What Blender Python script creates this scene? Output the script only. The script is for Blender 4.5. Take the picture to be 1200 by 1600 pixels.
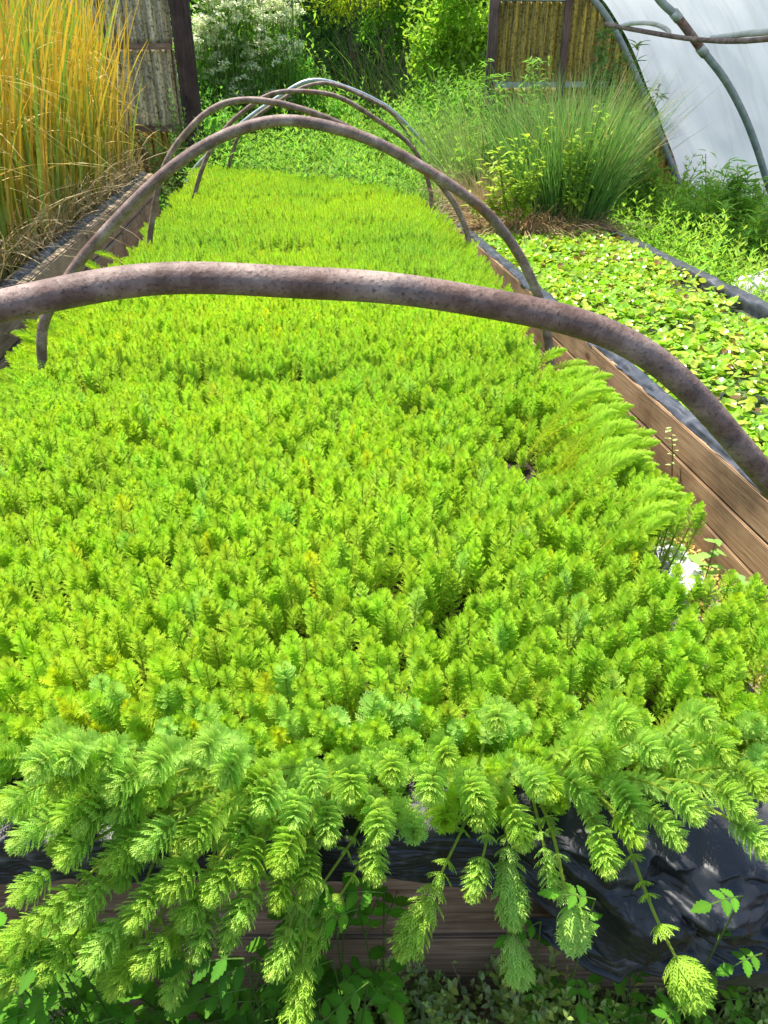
import bpy, bmesh, math
import numpy as np
from mathutils import Vector

# ------------------------------------------------------------------ scene, camera, sky, sun, exposure
for o in list(bpy.data.objects): bpy.data.objects.remove(o)
S = bpy.context.scene
COL = S.collection
F_PX = 1155.0; CAM_H = 1.5; PITCH = math.radians(31); YAW = math.radians(7.2)
cd = bpy.data.cameras.new('camera'); cam = bpy.data.objects.new('camera', cd); COL.objects.link(cam)
cam.location = (0, 0, CAM_H); cam.rotation_euler = (math.pi/2 - PITCH, 0, -YAW)
cd.sensor_fit = 'VERTICAL'; cd.sensor_height = 36.0; cd.lens = F_PX/1600*36; cd.clip_start = .03; cd.clip_end = 400
S.camera = cam
SUN_EL = math.radians(70); SUN_AZ = math.radians(-38)          # azimuth from +Y towards +X (negative = left)
w = bpy.data.worlds.new('World'); S.world = w; w.use_nodes = True
nt = w.node_tree; bg = nt.nodes['Background']; sk = nt.nodes.new('ShaderNodeTexSky')
sk.sky_type = 'NISHITA'; sk.sun_disc = False; sk.sun_elevation = SUN_EL; sk.sun_rotation = SUN_AZ
nt.links.new(sk.outputs[0], bg.inputs[0]); bg.inputs[1].default_value = .15
sl = bpy.data.lights.new('sun', 'SUN'); sl.energy = 4.4; sl.angle = math.radians(.5); sl.color = (1, .95, .86)
sun = bpy.data.objects.new('sun', sl); COL.objects.link(sun)
sd = Vector((math.sin(SUN_AZ)*math.cos(SUN_EL), math.cos(SUN_AZ)*math.cos(SUN_EL), math.sin(SUN_EL)))
sun.rotation_euler = sd.to_track_quat('Z', 'Y').to_euler(); sun.location = (-3, 5, 8)
S.view_settings.view_transform = 'Standard'; S.view_settings.look = 'None'
S.view_settings.exposure = 1.15; S.view_settings.gamma = 1
S.render.engine = 'CYCLES'
S.cycles.max_bounces = 7; S.cycles.diffuse_bounces = 4; S.cycles.transmission_bounces = 4; S.cycles.transparent_max_bounces = 6

rng = np.random.default_rng(7)
U = lambda a, b, n=None: rng.uniform(a, b, n)
# ------------------------------------------------------------------ surveying: a sight line of the photograph met with a plane
_fw = np.array([math.sin(YAW)*math.cos(PITCH), math.cos(YAW)*math.cos(PITCH), -math.sin(PITCH)])
_rt = np.array([math.cos(YAW), -math.sin(YAW), 0.]); _up = np.cross(_rt, _fw); _C = np.array([0, 0, CAM_H])
def _ray(px, py): return _fw*F_PX + _rt*(px-600) + _up*(800-py)
def atz(px, py, z): d = _ray(px, py); return _C + d*(z-CAM_H)/d[2]
def aty(px, py, y): d = _ray(px, py); return _C + d*y/d[1]
def atx(px, py, x): d = _ray(px, py); return _C + d*x/d[0]

# ------------------------------------------------------------------ noise
_tab = np.random.default_rng(3).random((256, 256))
def noise(x, y, f=1.0, seed=0):
    x = np.asarray(x)*f + seed*17.3; y = np.asarray(y)*f + seed*9.1
    xi = np.floor(x).astype(int); yi = np.floor(y).astype(int); fx = x-xi; fy = y-yi
    fx = fx*fx*(3-2*fx); fy = fy*fy*(3-2*fy)
    a = _tab[xi % 256, yi % 256]; b = _tab[(xi+1) % 256, yi % 256]; c = _tab[xi % 256, (yi+1) % 256]; d = _tab[(xi+1) % 256, (yi+1) % 256]
    return (a*(1-fx)+b*fx)*(1-fy) + (c*(1-fx)+d*fx)*fy
def fbm(x, y, f=1.0, seed=0, o=3):
    r = 0; a = .5; t = 0
    for k in range(o): r = r + a*noise(x, y, f*2**k, seed+k*5); t += a; a *= .5
    return r/t

# ------------------------------------------------------------------ materials
def newmat(name):
    m = bpy.data.materials.new(name); m.use_nodes = True; n = m.node_tree
    return m, n, n.nodes, n.links, n.nodes['Principled BSDF']
def ramp(n, stops):
    r = n.new('ShaderNodeValToRGB'); e = r.color_ramp.elements
    while len(e) < len(stops): e.new(.5)
    for k, (p, c) in enumerate(stops): e[k].position = p; e[k].color = (*c, 1)
    return r
def mat_leaf(name, trans=.42, rough=.45, inst=False, gain=(1, 1, 1), spec=.35, tboost=(1.15, 1.15, .7)):
    m, t, n, l, p = newmat(name)
    a = n.new('ShaderNodeAttribute'); a.attribute_name = 'Col'
    col = a.outputs['Color']
    mx = n.new('ShaderNodeMix'); mx.data_type = 'RGBA'; mx.blend_type = 'MULTIPLY'; mx.inputs[0].default_value = 1
    l.new(col, mx.inputs[6]); mx.inputs[7].default_value = (*gain, 1); col = mx.outputs[2]
    if inst:
        b = n.new('ShaderNodeAttribute'); b.attribute_type = 'INSTANCER'; b.attribute_name = 'tintc'
        m2 = n.new('ShaderNodeMix'); m2.data_type = 'RGBA'; m2.blend_type = 'MULTIPLY'; m2.inputs[0].default_value = 1
        l.new(col, m2.inputs[6]); l.new(b.outputs['Color'], m2.inputs[7]); col = m2.outputs[2]
    l.new(col, p.inputs['Base Color']); p.inputs['Roughness'].default_value = rough
    p.inputs['Specular IOR Level'].default_value = spec
    tb = n.new('ShaderNodeMix'); tb.data_type = 'RGBA'; tb.blend_type = 'MULTIPLY'; tb.inputs[0].default_value = 1
    l.new(col, tb.inputs[6]); tb.inputs[7].default_value = (*tboost, 1)
    tr = n.new('ShaderNodeBsdfTranslucent'); l.new(tb.outputs[2], tr.inputs[0])
    ms = n.new('ShaderNodeMixShader'); ms.inputs[0].default_value = trans
    l.new(p.outputs[0], ms.inputs[1]); l.new(tr.outputs[0], ms.inputs[2]); l.new(ms.outputs[0], n['Material Output'].inputs[0])
    return m
def mat_noise(name, stops, scale=8, detail=6, rough=.8, bump=.3, stretch=(1, 1, 1), dist=.02, spec=.3, metallic=0, distort=0):
    m, t, n, l, p = newmat(name)
    tc = n.new('ShaderNodeTexCoord'); mp = n.new('ShaderNodeMapping'); mp.inputs['Scale'].default_value = stretch
    ns = n.new('ShaderNodeTexNoise'); ns.inputs['Scale'].default_value = scale; ns.inputs['Detail'].default_value = detail; ns.inputs['Distortion'].default_value = distort
    l.new(tc.outputs['Object'], mp.inputs[0]); l.new(mp.outputs[0], ns.inputs[0])
    r = ramp(n, stops); l.new(ns.outputs[0], r.inputs[0]); l.new(r.outputs[0], p.inputs['Base Color'])
    p.inputs['Roughness'].default_value = rough; p.inputs['Specular IOR Level'].default_value = spec; p.inputs['Metallic'].default_value = metallic
    if bump:
        b = n.new('ShaderNodeBump'); b.inputs['Strength'].default_value = bump; b.inputs['Distance'].default_value = dist
        l.new(ns.outputs[0], b.inputs['Height']); l.new(b.outputs[0], p.inputs['Normal'])
    return m
def mat_wood(name, axis, dark, mid, light, gscale=1.0, stain=.5, rough=.75):
    """long-grained sawn timber; axis = the grain's direction in object space"""
    m, t, n, l, p = newmat(name)
    tc = n.new('ShaderNodeTexCoord'); mp = n.new('ShaderNodeMapping'); s = [28*gscale]*3; s[axis] = 1.1*gscale; mp.inputs['Scale'].default_value = s
    l.new(tc.outputs['Object'], mp.inputs[0])
    g = n.new('ShaderNodeTexNoise'); g.inputs['Scale'].default_value = 1.6; g.inputs['Detail'].default_value = 7; g.inputs['Distortion'].default_value = 1.2; g.inputs['Roughness'].default_value = .65
    l.new(mp.outputs[0], g.inputs[0])
    r = ramp(n, [(.25, dark), (.5, mid), (.75, light)]); l.new(g.outputs[0], r.inputs[0])
    st = n.new('ShaderNodeTexNoise'); st.inputs['Scale'].default_value = 5; st.inputs['Detail'].default_value = 5; l.new(tc.outputs['Object'], st.inputs[0])
    sr = ramp(n, [(.35, (stain,)*3), (.6, (1, 1, 1))]); l.new(st.outputs[0], sr.inputs[0])
    mx = n.new('ShaderNodeMix'); mx.data_type = 'RGBA'; mx.blend_type = 'MULTIPLY'; mx.inputs[0].default_value = 1
    l.new(r.outputs[0], mx.inputs[6]); l.new(sr.outputs[0], mx.inputs[7])
    # knots
    vo = n.new('ShaderNodeTexVoronoi'); vo.inputs['Scale'].default_value = 1; m3 = n.new('ShaderNodeMapping'); s3 = [7.]*3; s3[axis] = 3.; m3.inputs['Scale'].default_value = s3
    l.new(tc.outputs['Object'], m3.inputs[0]); l.new(m3.outputs[0], vo.inputs[0])
    kr = ramp(n, [(.07, (.35, .25, .2)), (.13, (1, 1, 1))]); l.new(vo.outputs['Distance'], kr.inputs[0])
    m4 = n.new('ShaderNodeMix'); m4.data_type = 'RGBA'; m4.blend_type = 'MULTIPLY'; m4.inputs[0].default_value = .8
    l.new(mx.outputs[2], m4.inputs[6]); l.new(kr.outputs[0], m4.inputs[7]); l.new(m4.outputs[2], p.inputs['Base Color'])
    p.inputs['Roughness'].default_value = rough; p.inputs['Specular IOR Level'].default_value = .25
    b = n.new('ShaderNodeBump'); b.inputs['Strength'].default_value = .5; b.inputs['Distance'].default_value = .004
    l.new(g.outputs[0], b.inputs['Height']); l.new(b.outputs[0], p.inputs['Normal'])
    return m
def mat_rust(name, pale=.5, k=1.0):
    m, t, n, l, p = newmat(name)
    tc = n.new('ShaderNodeTexCoord')
    a = n.new('ShaderNodeTexNoise'); a.inputs['Scale'].default_value = 16; a.inputs['Detail'].default_value = 8; a.inputs['Roughness'].default_value = .7; l.new(tc.outputs['Object'], a.inputs[0])
    r = ramp(n, [(.2, (.05*k, .026*k, .017*k)), (.42, (.135*k, .078*k, .056*k)), (.55, (.24*k, .16*k, .125*k)), (.72, (.4*k, .3*k, .235*k))]); l.new(a.outputs[0], r.inputs[0])
    # patches of old blue-black paint and of orange rust
    c = n.new('ShaderNodeTexNoise'); c.inputs['Scale'].default_value = 9; c.inputs['Detail'].default_value = 7; c.inputs['Roughness'].default_value = .75
    mp = n.new('ShaderNodeMapping'); mp.inputs['Location'].default_value = (3, 7, 1); l.new(tc.outputs['Object'], mp.inputs[0]); l.new(mp.outputs[0], c.inputs[0])
    cr = ramp(n, [(.54, (0, 0, 0)), (.70, (.8, .8, .8))]); l.new(c.outputs[0], cr.inputs[0])
    m1 = n.new('ShaderNodeMix'); m1.data_type = 'RGBA'; l.new(cr.outputs[0], m1.inputs[0]); l.new(r.outputs[0], m1.inputs[6]); m1.inputs[7].default_value = (.05, .055, .07, 1)
    d = n.new('ShaderNodeTexNoise'); d.inputs['Scale'].default_value = 210; d.inputs['Detail'].default_value = 4; l.new(tc.outputs['Object'], d.inputs[0])
    dr = ramp(n, [(.55, (0, 0, 0)), (.7, (.75, .75, .75))]); l.new(d.outputs[0], dr.inputs[0])
    m2 = n.new('ShaderNodeMix'); m2.data_type = 'RGBA'; l.new(dr.outputs[0], m2.inputs[0]); l.new(m1.outputs[2], m2.inputs[6]); m2.inputs[7].default_value = (.05, .022, .014, 1)
    e = n.new('ShaderNodeTexNoise'); e.inputs['Scale'].default_value = 6; e.inputs['Detail'].default_value = 9; l.new(mp.outputs[0], e.inputs[0])
    er = ramp(n, [(.66, (0, 0, 0)), (.72, (.8, .8, .8))]); l.new(e.outputs[0], er.inputs[0])
    m3 = n.new('ShaderNodeMix'); m3.data_type = 'RGBA'; l.new(er.outputs[0], m3.inputs[0]); l.new(m2.outputs[2], m3.inputs[6]); m3.inputs[7].default_value = (.26, .1, .035, 1)
    l.new(m3.outputs[2], p.inputs['Base Color']); p.inputs['Roughness'].default_value = .62; p.inputs['Specular IOR Level'].default_value = .4
    ad = n.new('ShaderNodeMath'); ad.operation = 'ADD'; l.new(a.outputs[0], ad.inputs[0]); l.new(d.outputs[0], ad.inputs[1])
    b = n.new('ShaderNodeBump'); b.inputs['Strength'].default_value = .55; b.inputs['Distance'].default_value = .002
    l.new(ad.outputs[0], b.inputs['Height']); l.new(b.outputs[0], p.inputs['Normal'])
    return m

M = {}
M['feather'] = mat_leaf('feather_leaf', .52, .55, gain=(1, 1, 1), spec=.25)
M['feather_i'] = mat_leaf('feather_leaf_carpet', .48, .55, inst=True, spec=.2)
M['leaf'] = mat_leaf('leaf', .45, .6, spec=.15)
M['leaf_i'] = mat_leaf('leaf_scatter', .45, .55, inst=True, spec=.18)
M['gloss_leaf'] = mat_leaf('glossy_leaf', .35, .28, spec=.6)
M['matte_leaf'] = mat_leaf('matte_leaf', .4, .7, spec=.12)
M['far_leaf'] = mat_leaf('far_leaf', .35, .9, spec=0)
M['straw'] = mat_leaf('straw', .25, .6, tboost=(1.1, 1.05, .8))
M['petal'] = mat_leaf('petal', .3, .6, tboost=(1, 1, 1))
M['rust'] = mat_rust('rusty_pipe'); M['rust_pale'] = mat_rust('rusty_pipe_weathered', k=1.05)
M['galv'] = mat_noise('galvanised_pipe', [(.3, (.26, .29, .29)), (.7, (.46, .5, .5))], 25, 5, .4, .1, metallic=.5, dist=.002)
M['greypipe'] = mat_noise('grey_steel_pipe', [(.3, (.2, .24, .25)), (.7, (.34, .38, .38))], 18, 6, .45, .1, metallic=.3, dist=.002)
M['pvc'] = mat_noise('old_plastic_pipe', [(.3, (.42, .4, .33)), (.7, (.62, .6, .52))], 12, 5, .5, .1, dist=.002)
M['board_y'] = mat_wood('sawn_board', 1, (.19, .11, .055), (.35, .22, .12), (.47, .34, .2), 2.6, .5)
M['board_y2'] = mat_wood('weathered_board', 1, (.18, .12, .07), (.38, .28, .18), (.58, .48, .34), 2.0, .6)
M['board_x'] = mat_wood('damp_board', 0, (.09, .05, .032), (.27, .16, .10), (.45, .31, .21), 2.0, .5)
M['post'] = mat_wood('dark_post', 2, (.03, .017, .013), (.075, .042, .033), (.13, .08, .065), .9, .5)
M['post2'] = mat_wood('purple_brown_post', 2, (.06, .035, .03), (.14, .09, .075), (.22, .15, .12), .9, .5)
M['liner'] = mat_noise('black_pond_liner', [(.35, (.006, .007, .009)), (.56, (.013, .014, .017)), (.7, (.085, .082, .075))], 22, 9, .45, .6, dist=.005, spec=.5)
M['liner_grey'] = mat_noise('dusty_pond_liner', [(.3, (.015, .018, .024)), (.6, (.05, .055, .065)), (.75, (.15, .15, .14))], 16, 8, .42, .4, dist=.006, spec=.55)
M['soil'] = mat_noise('soil', [(.3, (.012, .009, .006)), (.55, (.05, .035, .022)), (.75, (.12, .09, .06))], 22, 10, .95, .8)
M['gravel'] = mat_noise('gravel', [(.3, (.06, .05, .04)), (.5, (.22, .19, .15)), (.7, (.42, .38, .31))], 60, 6, .9, 1., dist=.02)
M['water'] = mat_noise('pond_water', [(.35, (.03, .045, .02)), (.55, (.07, .09, .05)), (.7, (.16, .19, .13))], 14, 8, .12, .05, spec=.6)
M['hill'] = mat_noise('wooded_bank', [(.35, (.004, .008, .003)), (.6, (.012, .028, .008)), (.75, (.03, .06, .014))], 5, 9, 1, .6, dist=.2, spec=0)
M['rock'] = mat_noise('pale_rock', [(.3, (.2, .18, .15)), (.45, (.5, .48, .44)), (.6, (.78, .77, .74))], 9, 9, .85, .7)
M['white_plastic'] = mat_noise('white_plastic', [(.3, (.6, .6, .58)), (.7, (.85, .85, .83))], 9, 4, .4, .2)

def mat_corr(name, base, streak, low):
    m, t, n, l, p = newmat(name)
    tc = n.new('ShaderNodeTexCoord'); mp = n.new('ShaderNodeMapping'); mp.inputs['Scale'].default_value = (26, 26, 1.6)
    l.new(tc.outputs['Object'], mp.inputs[0])
    a = n.new('ShaderNodeTexNoise'); a.inputs['Scale'].default_value = 1; a.inputs['Detail'].default_value = 9; a.inputs['Roughness'].default_value = .72; l.new(mp.outputs[0], a.inputs[0])
    r = ramp(n, [(.36, low), (.5, streak), (.62, base)]); l.new(a.outputs[0], r.inputs[0])
    c = n.new('ShaderNodeTexNoise'); c.inputs['Scale'].default_value = 40; c.inputs['Detail'].default_value = 5; l.new(tc.outputs['Object'], c.inputs[0])
    cr = ramp(n, [(.36, (.15, .13, .09)), (.5, (1, 1, 1))]); l.new(c.outputs[0], cr.inputs[0])
    # blotchy darkening along the valleys of the corrugation (attribute written with the sheet)
    at = n.new('ShaderNodeAttribute'); at.attribute_name = 'valley'
    mm = n.new('ShaderNodeMath'); mm.operation = 'MULTIPLY'; l.new(at.outputs['Fac'], mm.inputs[0]); l.new(a.outputs[0], mm.inputs[1])
    vr = ramp(n, [(.42, (1, 1, 1)), (.55, (.3, .25, .17))]); l.new(mm.outputs[0], vr.inputs[0])
    m1 = n.new('ShaderNodeMix'); m1.data_type = 'RGBA'; m1.blend_type = 'MULTIPLY'; m1.inputs[0].default_value = .7; l.new(r.outputs[0], m1.inputs[6]); l.new(cr.outputs[0], m1.inputs[7])
    m2 = n.new('ShaderNodeMix'); m2.data_type = 'RGBA'; m2.blend_type = 'MULTIPLY'; m2.inputs[0].default_value = 1; l.new(m1.outputs[2], m2.inputs[6]); l.new(vr.outputs[0], m2.inputs[7])
    l.new(m2.outputs[2], p.inputs['Base Color']); p.inputs['Roughness'].default_value = .6
    tr = n.new('ShaderNodeBsdfTranslucent'); l.new(m2.outputs[2], tr.inputs[0])
    ms = n.new('ShaderNodeMixShader'); ms.inputs[0].default_value = .45; l.new(p.outputs[0], ms.inputs[1]); l.new(tr.outputs[0], ms.inputs[2]); l.new(ms.outputs[0], n['Material Output'].inputs[0])
    return m
M['corr_pale'] = mat_corr('pale_fibreglass', (.72, .68, .5), (.58, .54, .38), (.3, .25, .15))
M['corr_yellow'] = mat_corr('yellowed_fibreglass', (.68, .58, .12), (.46, .38, .1), (.12, .09, .04))
def mat_film():
    m, t, n, l, p = newmat('greenhouse_film')
    tc = n.new('ShaderNodeTexCoord'); a = n.new('ShaderNodeTexNoise'); a.inputs['Scale'].default_value = 1.3; a.inputs['Detail'].default_value = 8; a.inputs['Distortion'].default_value = .6
    l.new(tc.outputs['Object'], a.inputs[0]); r = ramp(n, [(.3, (.56, .59, .60)), (.5, (.62, .65, .655)), (.75, (.68, .70, .70))]); l.new(a.outputs[0], r.inputs[0])
    mp = n.new('ShaderNodeMapping'); mp.inputs['Scale'].default_value = (.8, 9, .8); s2 = n.new('ShaderNodeTexNoise'); s2.inputs['Scale'].default_value = 1.4; s2.inputs['Detail'].default_value = 8; s2.inputs['Roughness'].default_value = .7
    l.new(tc.outputs['Object'], mp.inputs[0]); l.new(mp.outputs[0], s2.inputs[0]); r2 = ramp(n, [(.3, (.86, .86, .83)), (.5, (1, 1, 1))]); l.new(s2.outputs[0], r2.inputs[0])
    mq = n.new('ShaderNodeMix'); mq.data_type = 'RGBA'; mq.blend_type = 'MULTIPLY'; mq.inputs[0].default_value = 1; l.new(r.outputs[0], mq.inputs[6]); l.new(r2.outputs[0], mq.inputs[7])
    l.new(mq.outputs[2], p.inputs['Base Color']); p.inputs['Roughness'].default_value = .35; p.inputs['Specular IOR Level'].default_value = .5
    tr = n.new('ShaderNodeBsdfTranslucent'); l.new(mq.outputs[2], tr.inputs[0])
    b = n.new('ShaderNodeBump'); b.inputs['Strength'].default_value = .25; b.inputs['Distance'].default_value = .05; l.new(a.outputs[0], b.inputs['Height']); l.new(b.outputs[0], p.inputs['Normal'])
    ms = n.new('ShaderNodeMixShader'); ms.inputs[0].default_value = .5; l.new(p.outputs[0], ms.inputs[1]); l.new(tr.outputs[0], ms.inputs[2]); l.new(ms.outputs[0], n['Material Output'].inputs[0])
    return m
M['film'] = mat_film()

# ------------------------------------------------------------------ mesh helpers
class MB:
    def __init__(s): s.V = []; s.T = []; s.Q = []; s.C = []; s.n = 0
    def add(s, V, T=None, Q=None, C=(1, 1, 1)):
        V = np.asarray(V, float).reshape(-1, 3)
        if T is not None and len(T): s.T.append(np.asarray(T, int).reshape(-1, 3) + s.n)
        if Q is not None and len(Q): s.Q.append(np.asarray(Q, int).reshape(-1, 4) + s.n)
        C = np.asarray(C, float)
        s.C.append(np.broadcast_to(C, (len(V), 3)) if C.ndim == 1 else C)
        s.V.append(V); s.n += len(V)
    def mesh(s, name, mat, smooth=False, extra=None):
        V = np.concatenate(s.V); C = np.concatenate(s.C)
        T = np.concatenate(s.T) if s.T else np.zeros((0, 3), int); Q = np.concatenate(s.Q) if s.Q else np.zeros((0, 4), int)
        me = bpy.data.meshes.new(name); me.vertices.add(len(V)); me.vertices.foreach_set('co', V.astype(np.float32).ravel())
        li = np.concatenate([T.ravel(), Q.ravel()]); me.loops.add(len(li)); me.loops.foreach_set('vertex_index', li.astype(np.int32))
        ls = np.concatenate([np.arange(len(T))*3, len(T)*3 + np.arange(len(Q))*4]).astype(np.int32)
        me.polygons.add(len(ls)); me.polygons.foreach_set('loop_start', ls)
        me.polygons.foreach_set('use_smooth', np.full(len(ls), bool(smooth)))
        a = me.color_attributes.new('Col', 'FLOAT_COLOR', 'POINT'); a.data.foreach_set('color', np.c_[C, np.ones(len(C))].astype(np.float32).ravel())
        if extra is not None:
            e = me.attributes.new('valley', 'FLOAT', 'POINT'); e.data.foreach_set('value', np.asarray(extra, np.float32))
        me.update(calc_edges=True); me.materials.append(mat); return me
    def obj(s, name, mat, parent=None, smooth=False, extra=None):
        o = bpy.data.objects.new(name, s.mesh(name, mat, smooth, extra)); COL.objects.link(o)
        if parent is not None: o.parent = parent; o.location = -Vector(parent.location)
        return o
def tag(o, label=None, cat=None, group=None, kind=None):
    if label: o['label'] = label
    if cat: o['category'] = cat
    if group: o['group'] = group
    if kind: o['kind'] = kind
    return o
def thing(name, label, cat, loc=(0, 0, 0), group=None):
    o = bpy.data.objects.new(name, None); COL.objects.link(o); o.location = loc; o.empty_display_size = .1
    return tag(o, label, cat, group)
def link_mesh(name, me, parent=None):
    o = bpy.data.objects.new(name, me); COL.objects.link(o)
    if parent is not None: o.parent = parent; o.location = -Vector(parent.location)
    return o
def unit(v): v = np.asarray(v, float); return v/np.maximum(np.linalg.norm(v, axis=-1, keepdims=True), 1e-9)
def frames(d, up=(0, 0, 1)):
    """(n,3,3) matrices whose columns are: direction, side, normal"""
    d = unit(d); up = np.broadcast_to(np.asarray(up, float), d.shape)
    s = np.cross(up, d); bad = np.linalg.norm(s, axis=-1) < 1e-4; s[bad] = (1, 0, 0); s = unit(s); n = np.cross(d, s)
    return np.stack([d, s, n], axis=-1)
def put(mb, tmpl, Fm, pos, scale, col, wscale=None):
    """copies of a leaf template (V, T, shade) into mb"""
    V, T, sh = tmpl; n = len(pos); scale = np.broadcast_to(np.asarray(scale, float), (n,))
    L = V[None]*scale[:, None, None]
    if wscale is not None: L = L.copy(); L[:, :, 1] *= np.broadcast_to(wscale, (n,))[:, None]
    W = np.einsum('nij,nvj->nvi', Fm, L) + np.asarray(pos)[:, None, :]
    TT = T[None] + (np.arange(n)*len(V))[:, None, None]
    CC = np.asarray(col)[:, None, :]*sh[None, :, None] if np.asarray(col).ndim == 2 else np.broadcast_to(np.asarray(col), (n, len(V), 3))*sh[None, :, None]
    mb.add(W.reshape(-1, 3), TT.reshape(-1, 3), None, CC.reshape(-1, 3))
# leaf templates: along +x, width in y, length 1
def t_lance(w=.22, fold=.06, droop=.1):
    V = np.array([[0, 0, 0], [.35, w/2, fold], [.4, 0, 0], [.35, -w/2, fold], [.75, w*.32, fold*.6-droop*.5], [.75, -w*.32, fold*.6-droop*.5], [.75, 0, -droop*.5], [1, 0, -droop]])
    T = np.array([[0, 2, 1], [0, 3, 2], [1, 2, 6], [1, 6, 4], [3, 6, 2], [3, 5, 6], [4, 6, 7], [5, 7, 6]]); return V, T, np.ones(8)
def t_small(w=.4):
    V = np.array([[0, 0, 0], [.45, w/2, .05], [1, 0, -.05], [.45, -w/2, .05]]); return V, np.array([[0, 2, 1], [0, 3, 2]]), np.ones(4)
def t_comb(pairs=6, w=.24, curl=.12, tw=.045):
    """feathery leaf: a midrib with slender finger-like pinnae on both sides"""
    V = []; T = []; cz = lambda t: curl*t*t
    V += [[0, .03, 0], [0, -.03, 0], [.55, .028, cz(.55)], [.55, -.028, cz(.55)], [1, 0, cz(1)]]; T += [[0, 1, 3], [0, 3, 2], [2, 3, 4]]
    for k in range(pairs):
        t = .12 + .8*k/pairs; ww = w*(.65+.5*math.sin(math.pi*min(1, t*1.0)))
        for s in (1, -1):
            b = len(V); V += [[t, 0, cz(t)], [t+tw*1.6, 0, cz(t)], [min(1.02, t+.2), s*ww, cz(t+.15)+.05], [t+.06, s*ww*.95, cz(t)+.05]]
            T += [[b, b+1, b+2] if s > 0 else [b, b+2, b+1], [b, b+2, b+3] if s > 0 else [b, b+3, b+2]]
    return np.array(V), np.array(T), np.array([.85 + .25*v[0] for v in V])
def t_round(nv=9, cup=.12):
    a = np.linspace(0, 2*math.pi, nv, endpoint=False); V = [[.5, 0, 0]] + [[.5-.5*math.cos(t), .46*math.sin(t), cup*(1+.4*math.sin(3*t))] for t in a]
    T = [[0, 1+(k+1) % nv, 1+k] for k in range(nv)]; return np.array(V), np.array(T), np.ones(len(V))
def t_serrate(w=.55, teeth=5, droop=.12):
    """ovate toothed leaflet folded along its midrib"""
    edge = []
    for k in range(teeth):
        t0 = k/teeth; f = lambda t: w/2*math.sin(math.pi*(t**.75))**.9 if 0 < t < 1 else 0
        edge.append([t0+.001, f(t0)*.86]); edge.append([t0+.75/teeth, f(t0+.55/teeth)*1.1])
    mid = [[x, 0, -droop*x*x] for x, _ in edge] + [[1, 0, -droop]]
    V = list(mid); T = []
    for s in (1, -1):
        b = len(V); V += [[x, s*y, .14*y - droop*x*x] for x, y in edge]
        for k in range(len(edge)-1):
            q = [k, k+1, b+k+1, b+k]; T += ([[q[0], q[1], q[2]], [q[0], q[2], q[3]]] if s > 0 else [[q[0], q[2], q[1]], [q[0], q[3], q[2]]])
        k = len(edge)-1; T.append([k, k+1, b+k] if s > 0 else [k, b+k, k+1])
    sh = np.array([1.12 if abs(v[1]) < 1e-6 else .95 for v in V]); return np.array(V), np.array(T), sh
def t_lobed():
    """deeply cut leaf of a mugwort"""
    V = []; T = []
    def blade(x0, y0, x1, y1, w):
        b = len(V); dx, dy = x1-x0, y1-y0; L = math.hypot(dx, dy); nx, ny = -dy/L*w, dx/L*w
        V.extend([[x0, y0, 0], [x0+dx*.5+nx, y0+dy*.5+ny, .02], [x1, y1, -.05], [x0+dx*.5-nx, y0+dy*.5-ny, .02]]); T.extend([[b, b+2, b+1], [b, b+3, b+2]])
    blade(0, 0, 1, 0, .09)
    for t, l in ((.25, .3), (.45, .38), (.65, .3)):
        blade(t, 0, t+.22, l, .06); blade(t, 0, t+.22, -l, .06)
    return np.array(V), np.array(T), np.ones(len(V))
TL = dict(lance=t_lance(), small=t_small(), comb=t_comb(5, .15, .12, .036), comb_lo=t_comb(2, .12, .1, .07), comb_wide=t_comb(6, .17, .30, .028), rnd=t_round(), ser=t_serrate(), oval=t_lance(.55, .08, .08), lob=t_lobed(), wide=t_lance(.34, .08, .16))

def tube(mb, P, r, seg=8, col=(1, 1, 1), cap=True):
    P = np.asarray(P, float); n = len(P); r = np.broadcast_to(np.asarray(r, float), (n,))
    t = unit(np.gradient(P, axis=0)); u = np.cross(t[0], (0, 0, 1.)); u = np.cross(t[0], (0, 1., 0)) if np.linalg.norm(u) < .1 else u; u = unit(u)
    a = np.linspace(0, 2*math.pi, seg, endpoint=False); R = []
    for k in range(n):
        u = unit(u - t[k]*np.dot(u, t[k])); v = np.cross(t[k], u)
        R.append(P[k] + r[k]*(np.cos(a)[:, None]*u + np.sin(a)[:, None]*v))
    V = np.concatenate(R); Q = []
    for k in range(n-1):
        for j in range(seg): Q.append([k*seg+j, k*seg+(j+1) % seg, (k+1)*seg+(j+1) % seg, (k+1)*seg+j])
    T = []
    if cap:
        V = np.concatenate([V, P[:1], P[-1:]])
        for j in range(seg): T += [[n*seg, (j+1) % seg, j], [n*seg+1, (n-1)*seg+j, (n-1)*seg+(j+1) % seg]]
    mb.add(V, T, Q, col)
def spline(P, n=60):
    P = np.asarray(P, float); Q = np.vstack([2*P[0]-P[1], P, 2*P[-1]-P[-2]]); out = []
    d = np.linalg.norm(np.diff(P, axis=0), axis=1); c = np.r_[0, np.cumsum(d)]
    for s in np.linspace(0, c[-1], n):
        k = min(np.searchsorted(c, s, 'right')-1, len(P)-2); t = (s-c[k])/max(d[k], 1e-9); p0, p1, p2, p3 = Q[k:k+4]
        out.append(.5*((2*p1) + (-p0+p2)*t + (2*p0-5*p1+4*p2-p3)*t*t + (-p0+3*p1-3*p2+p3)*t**3))
    return np.array(out)
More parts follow.
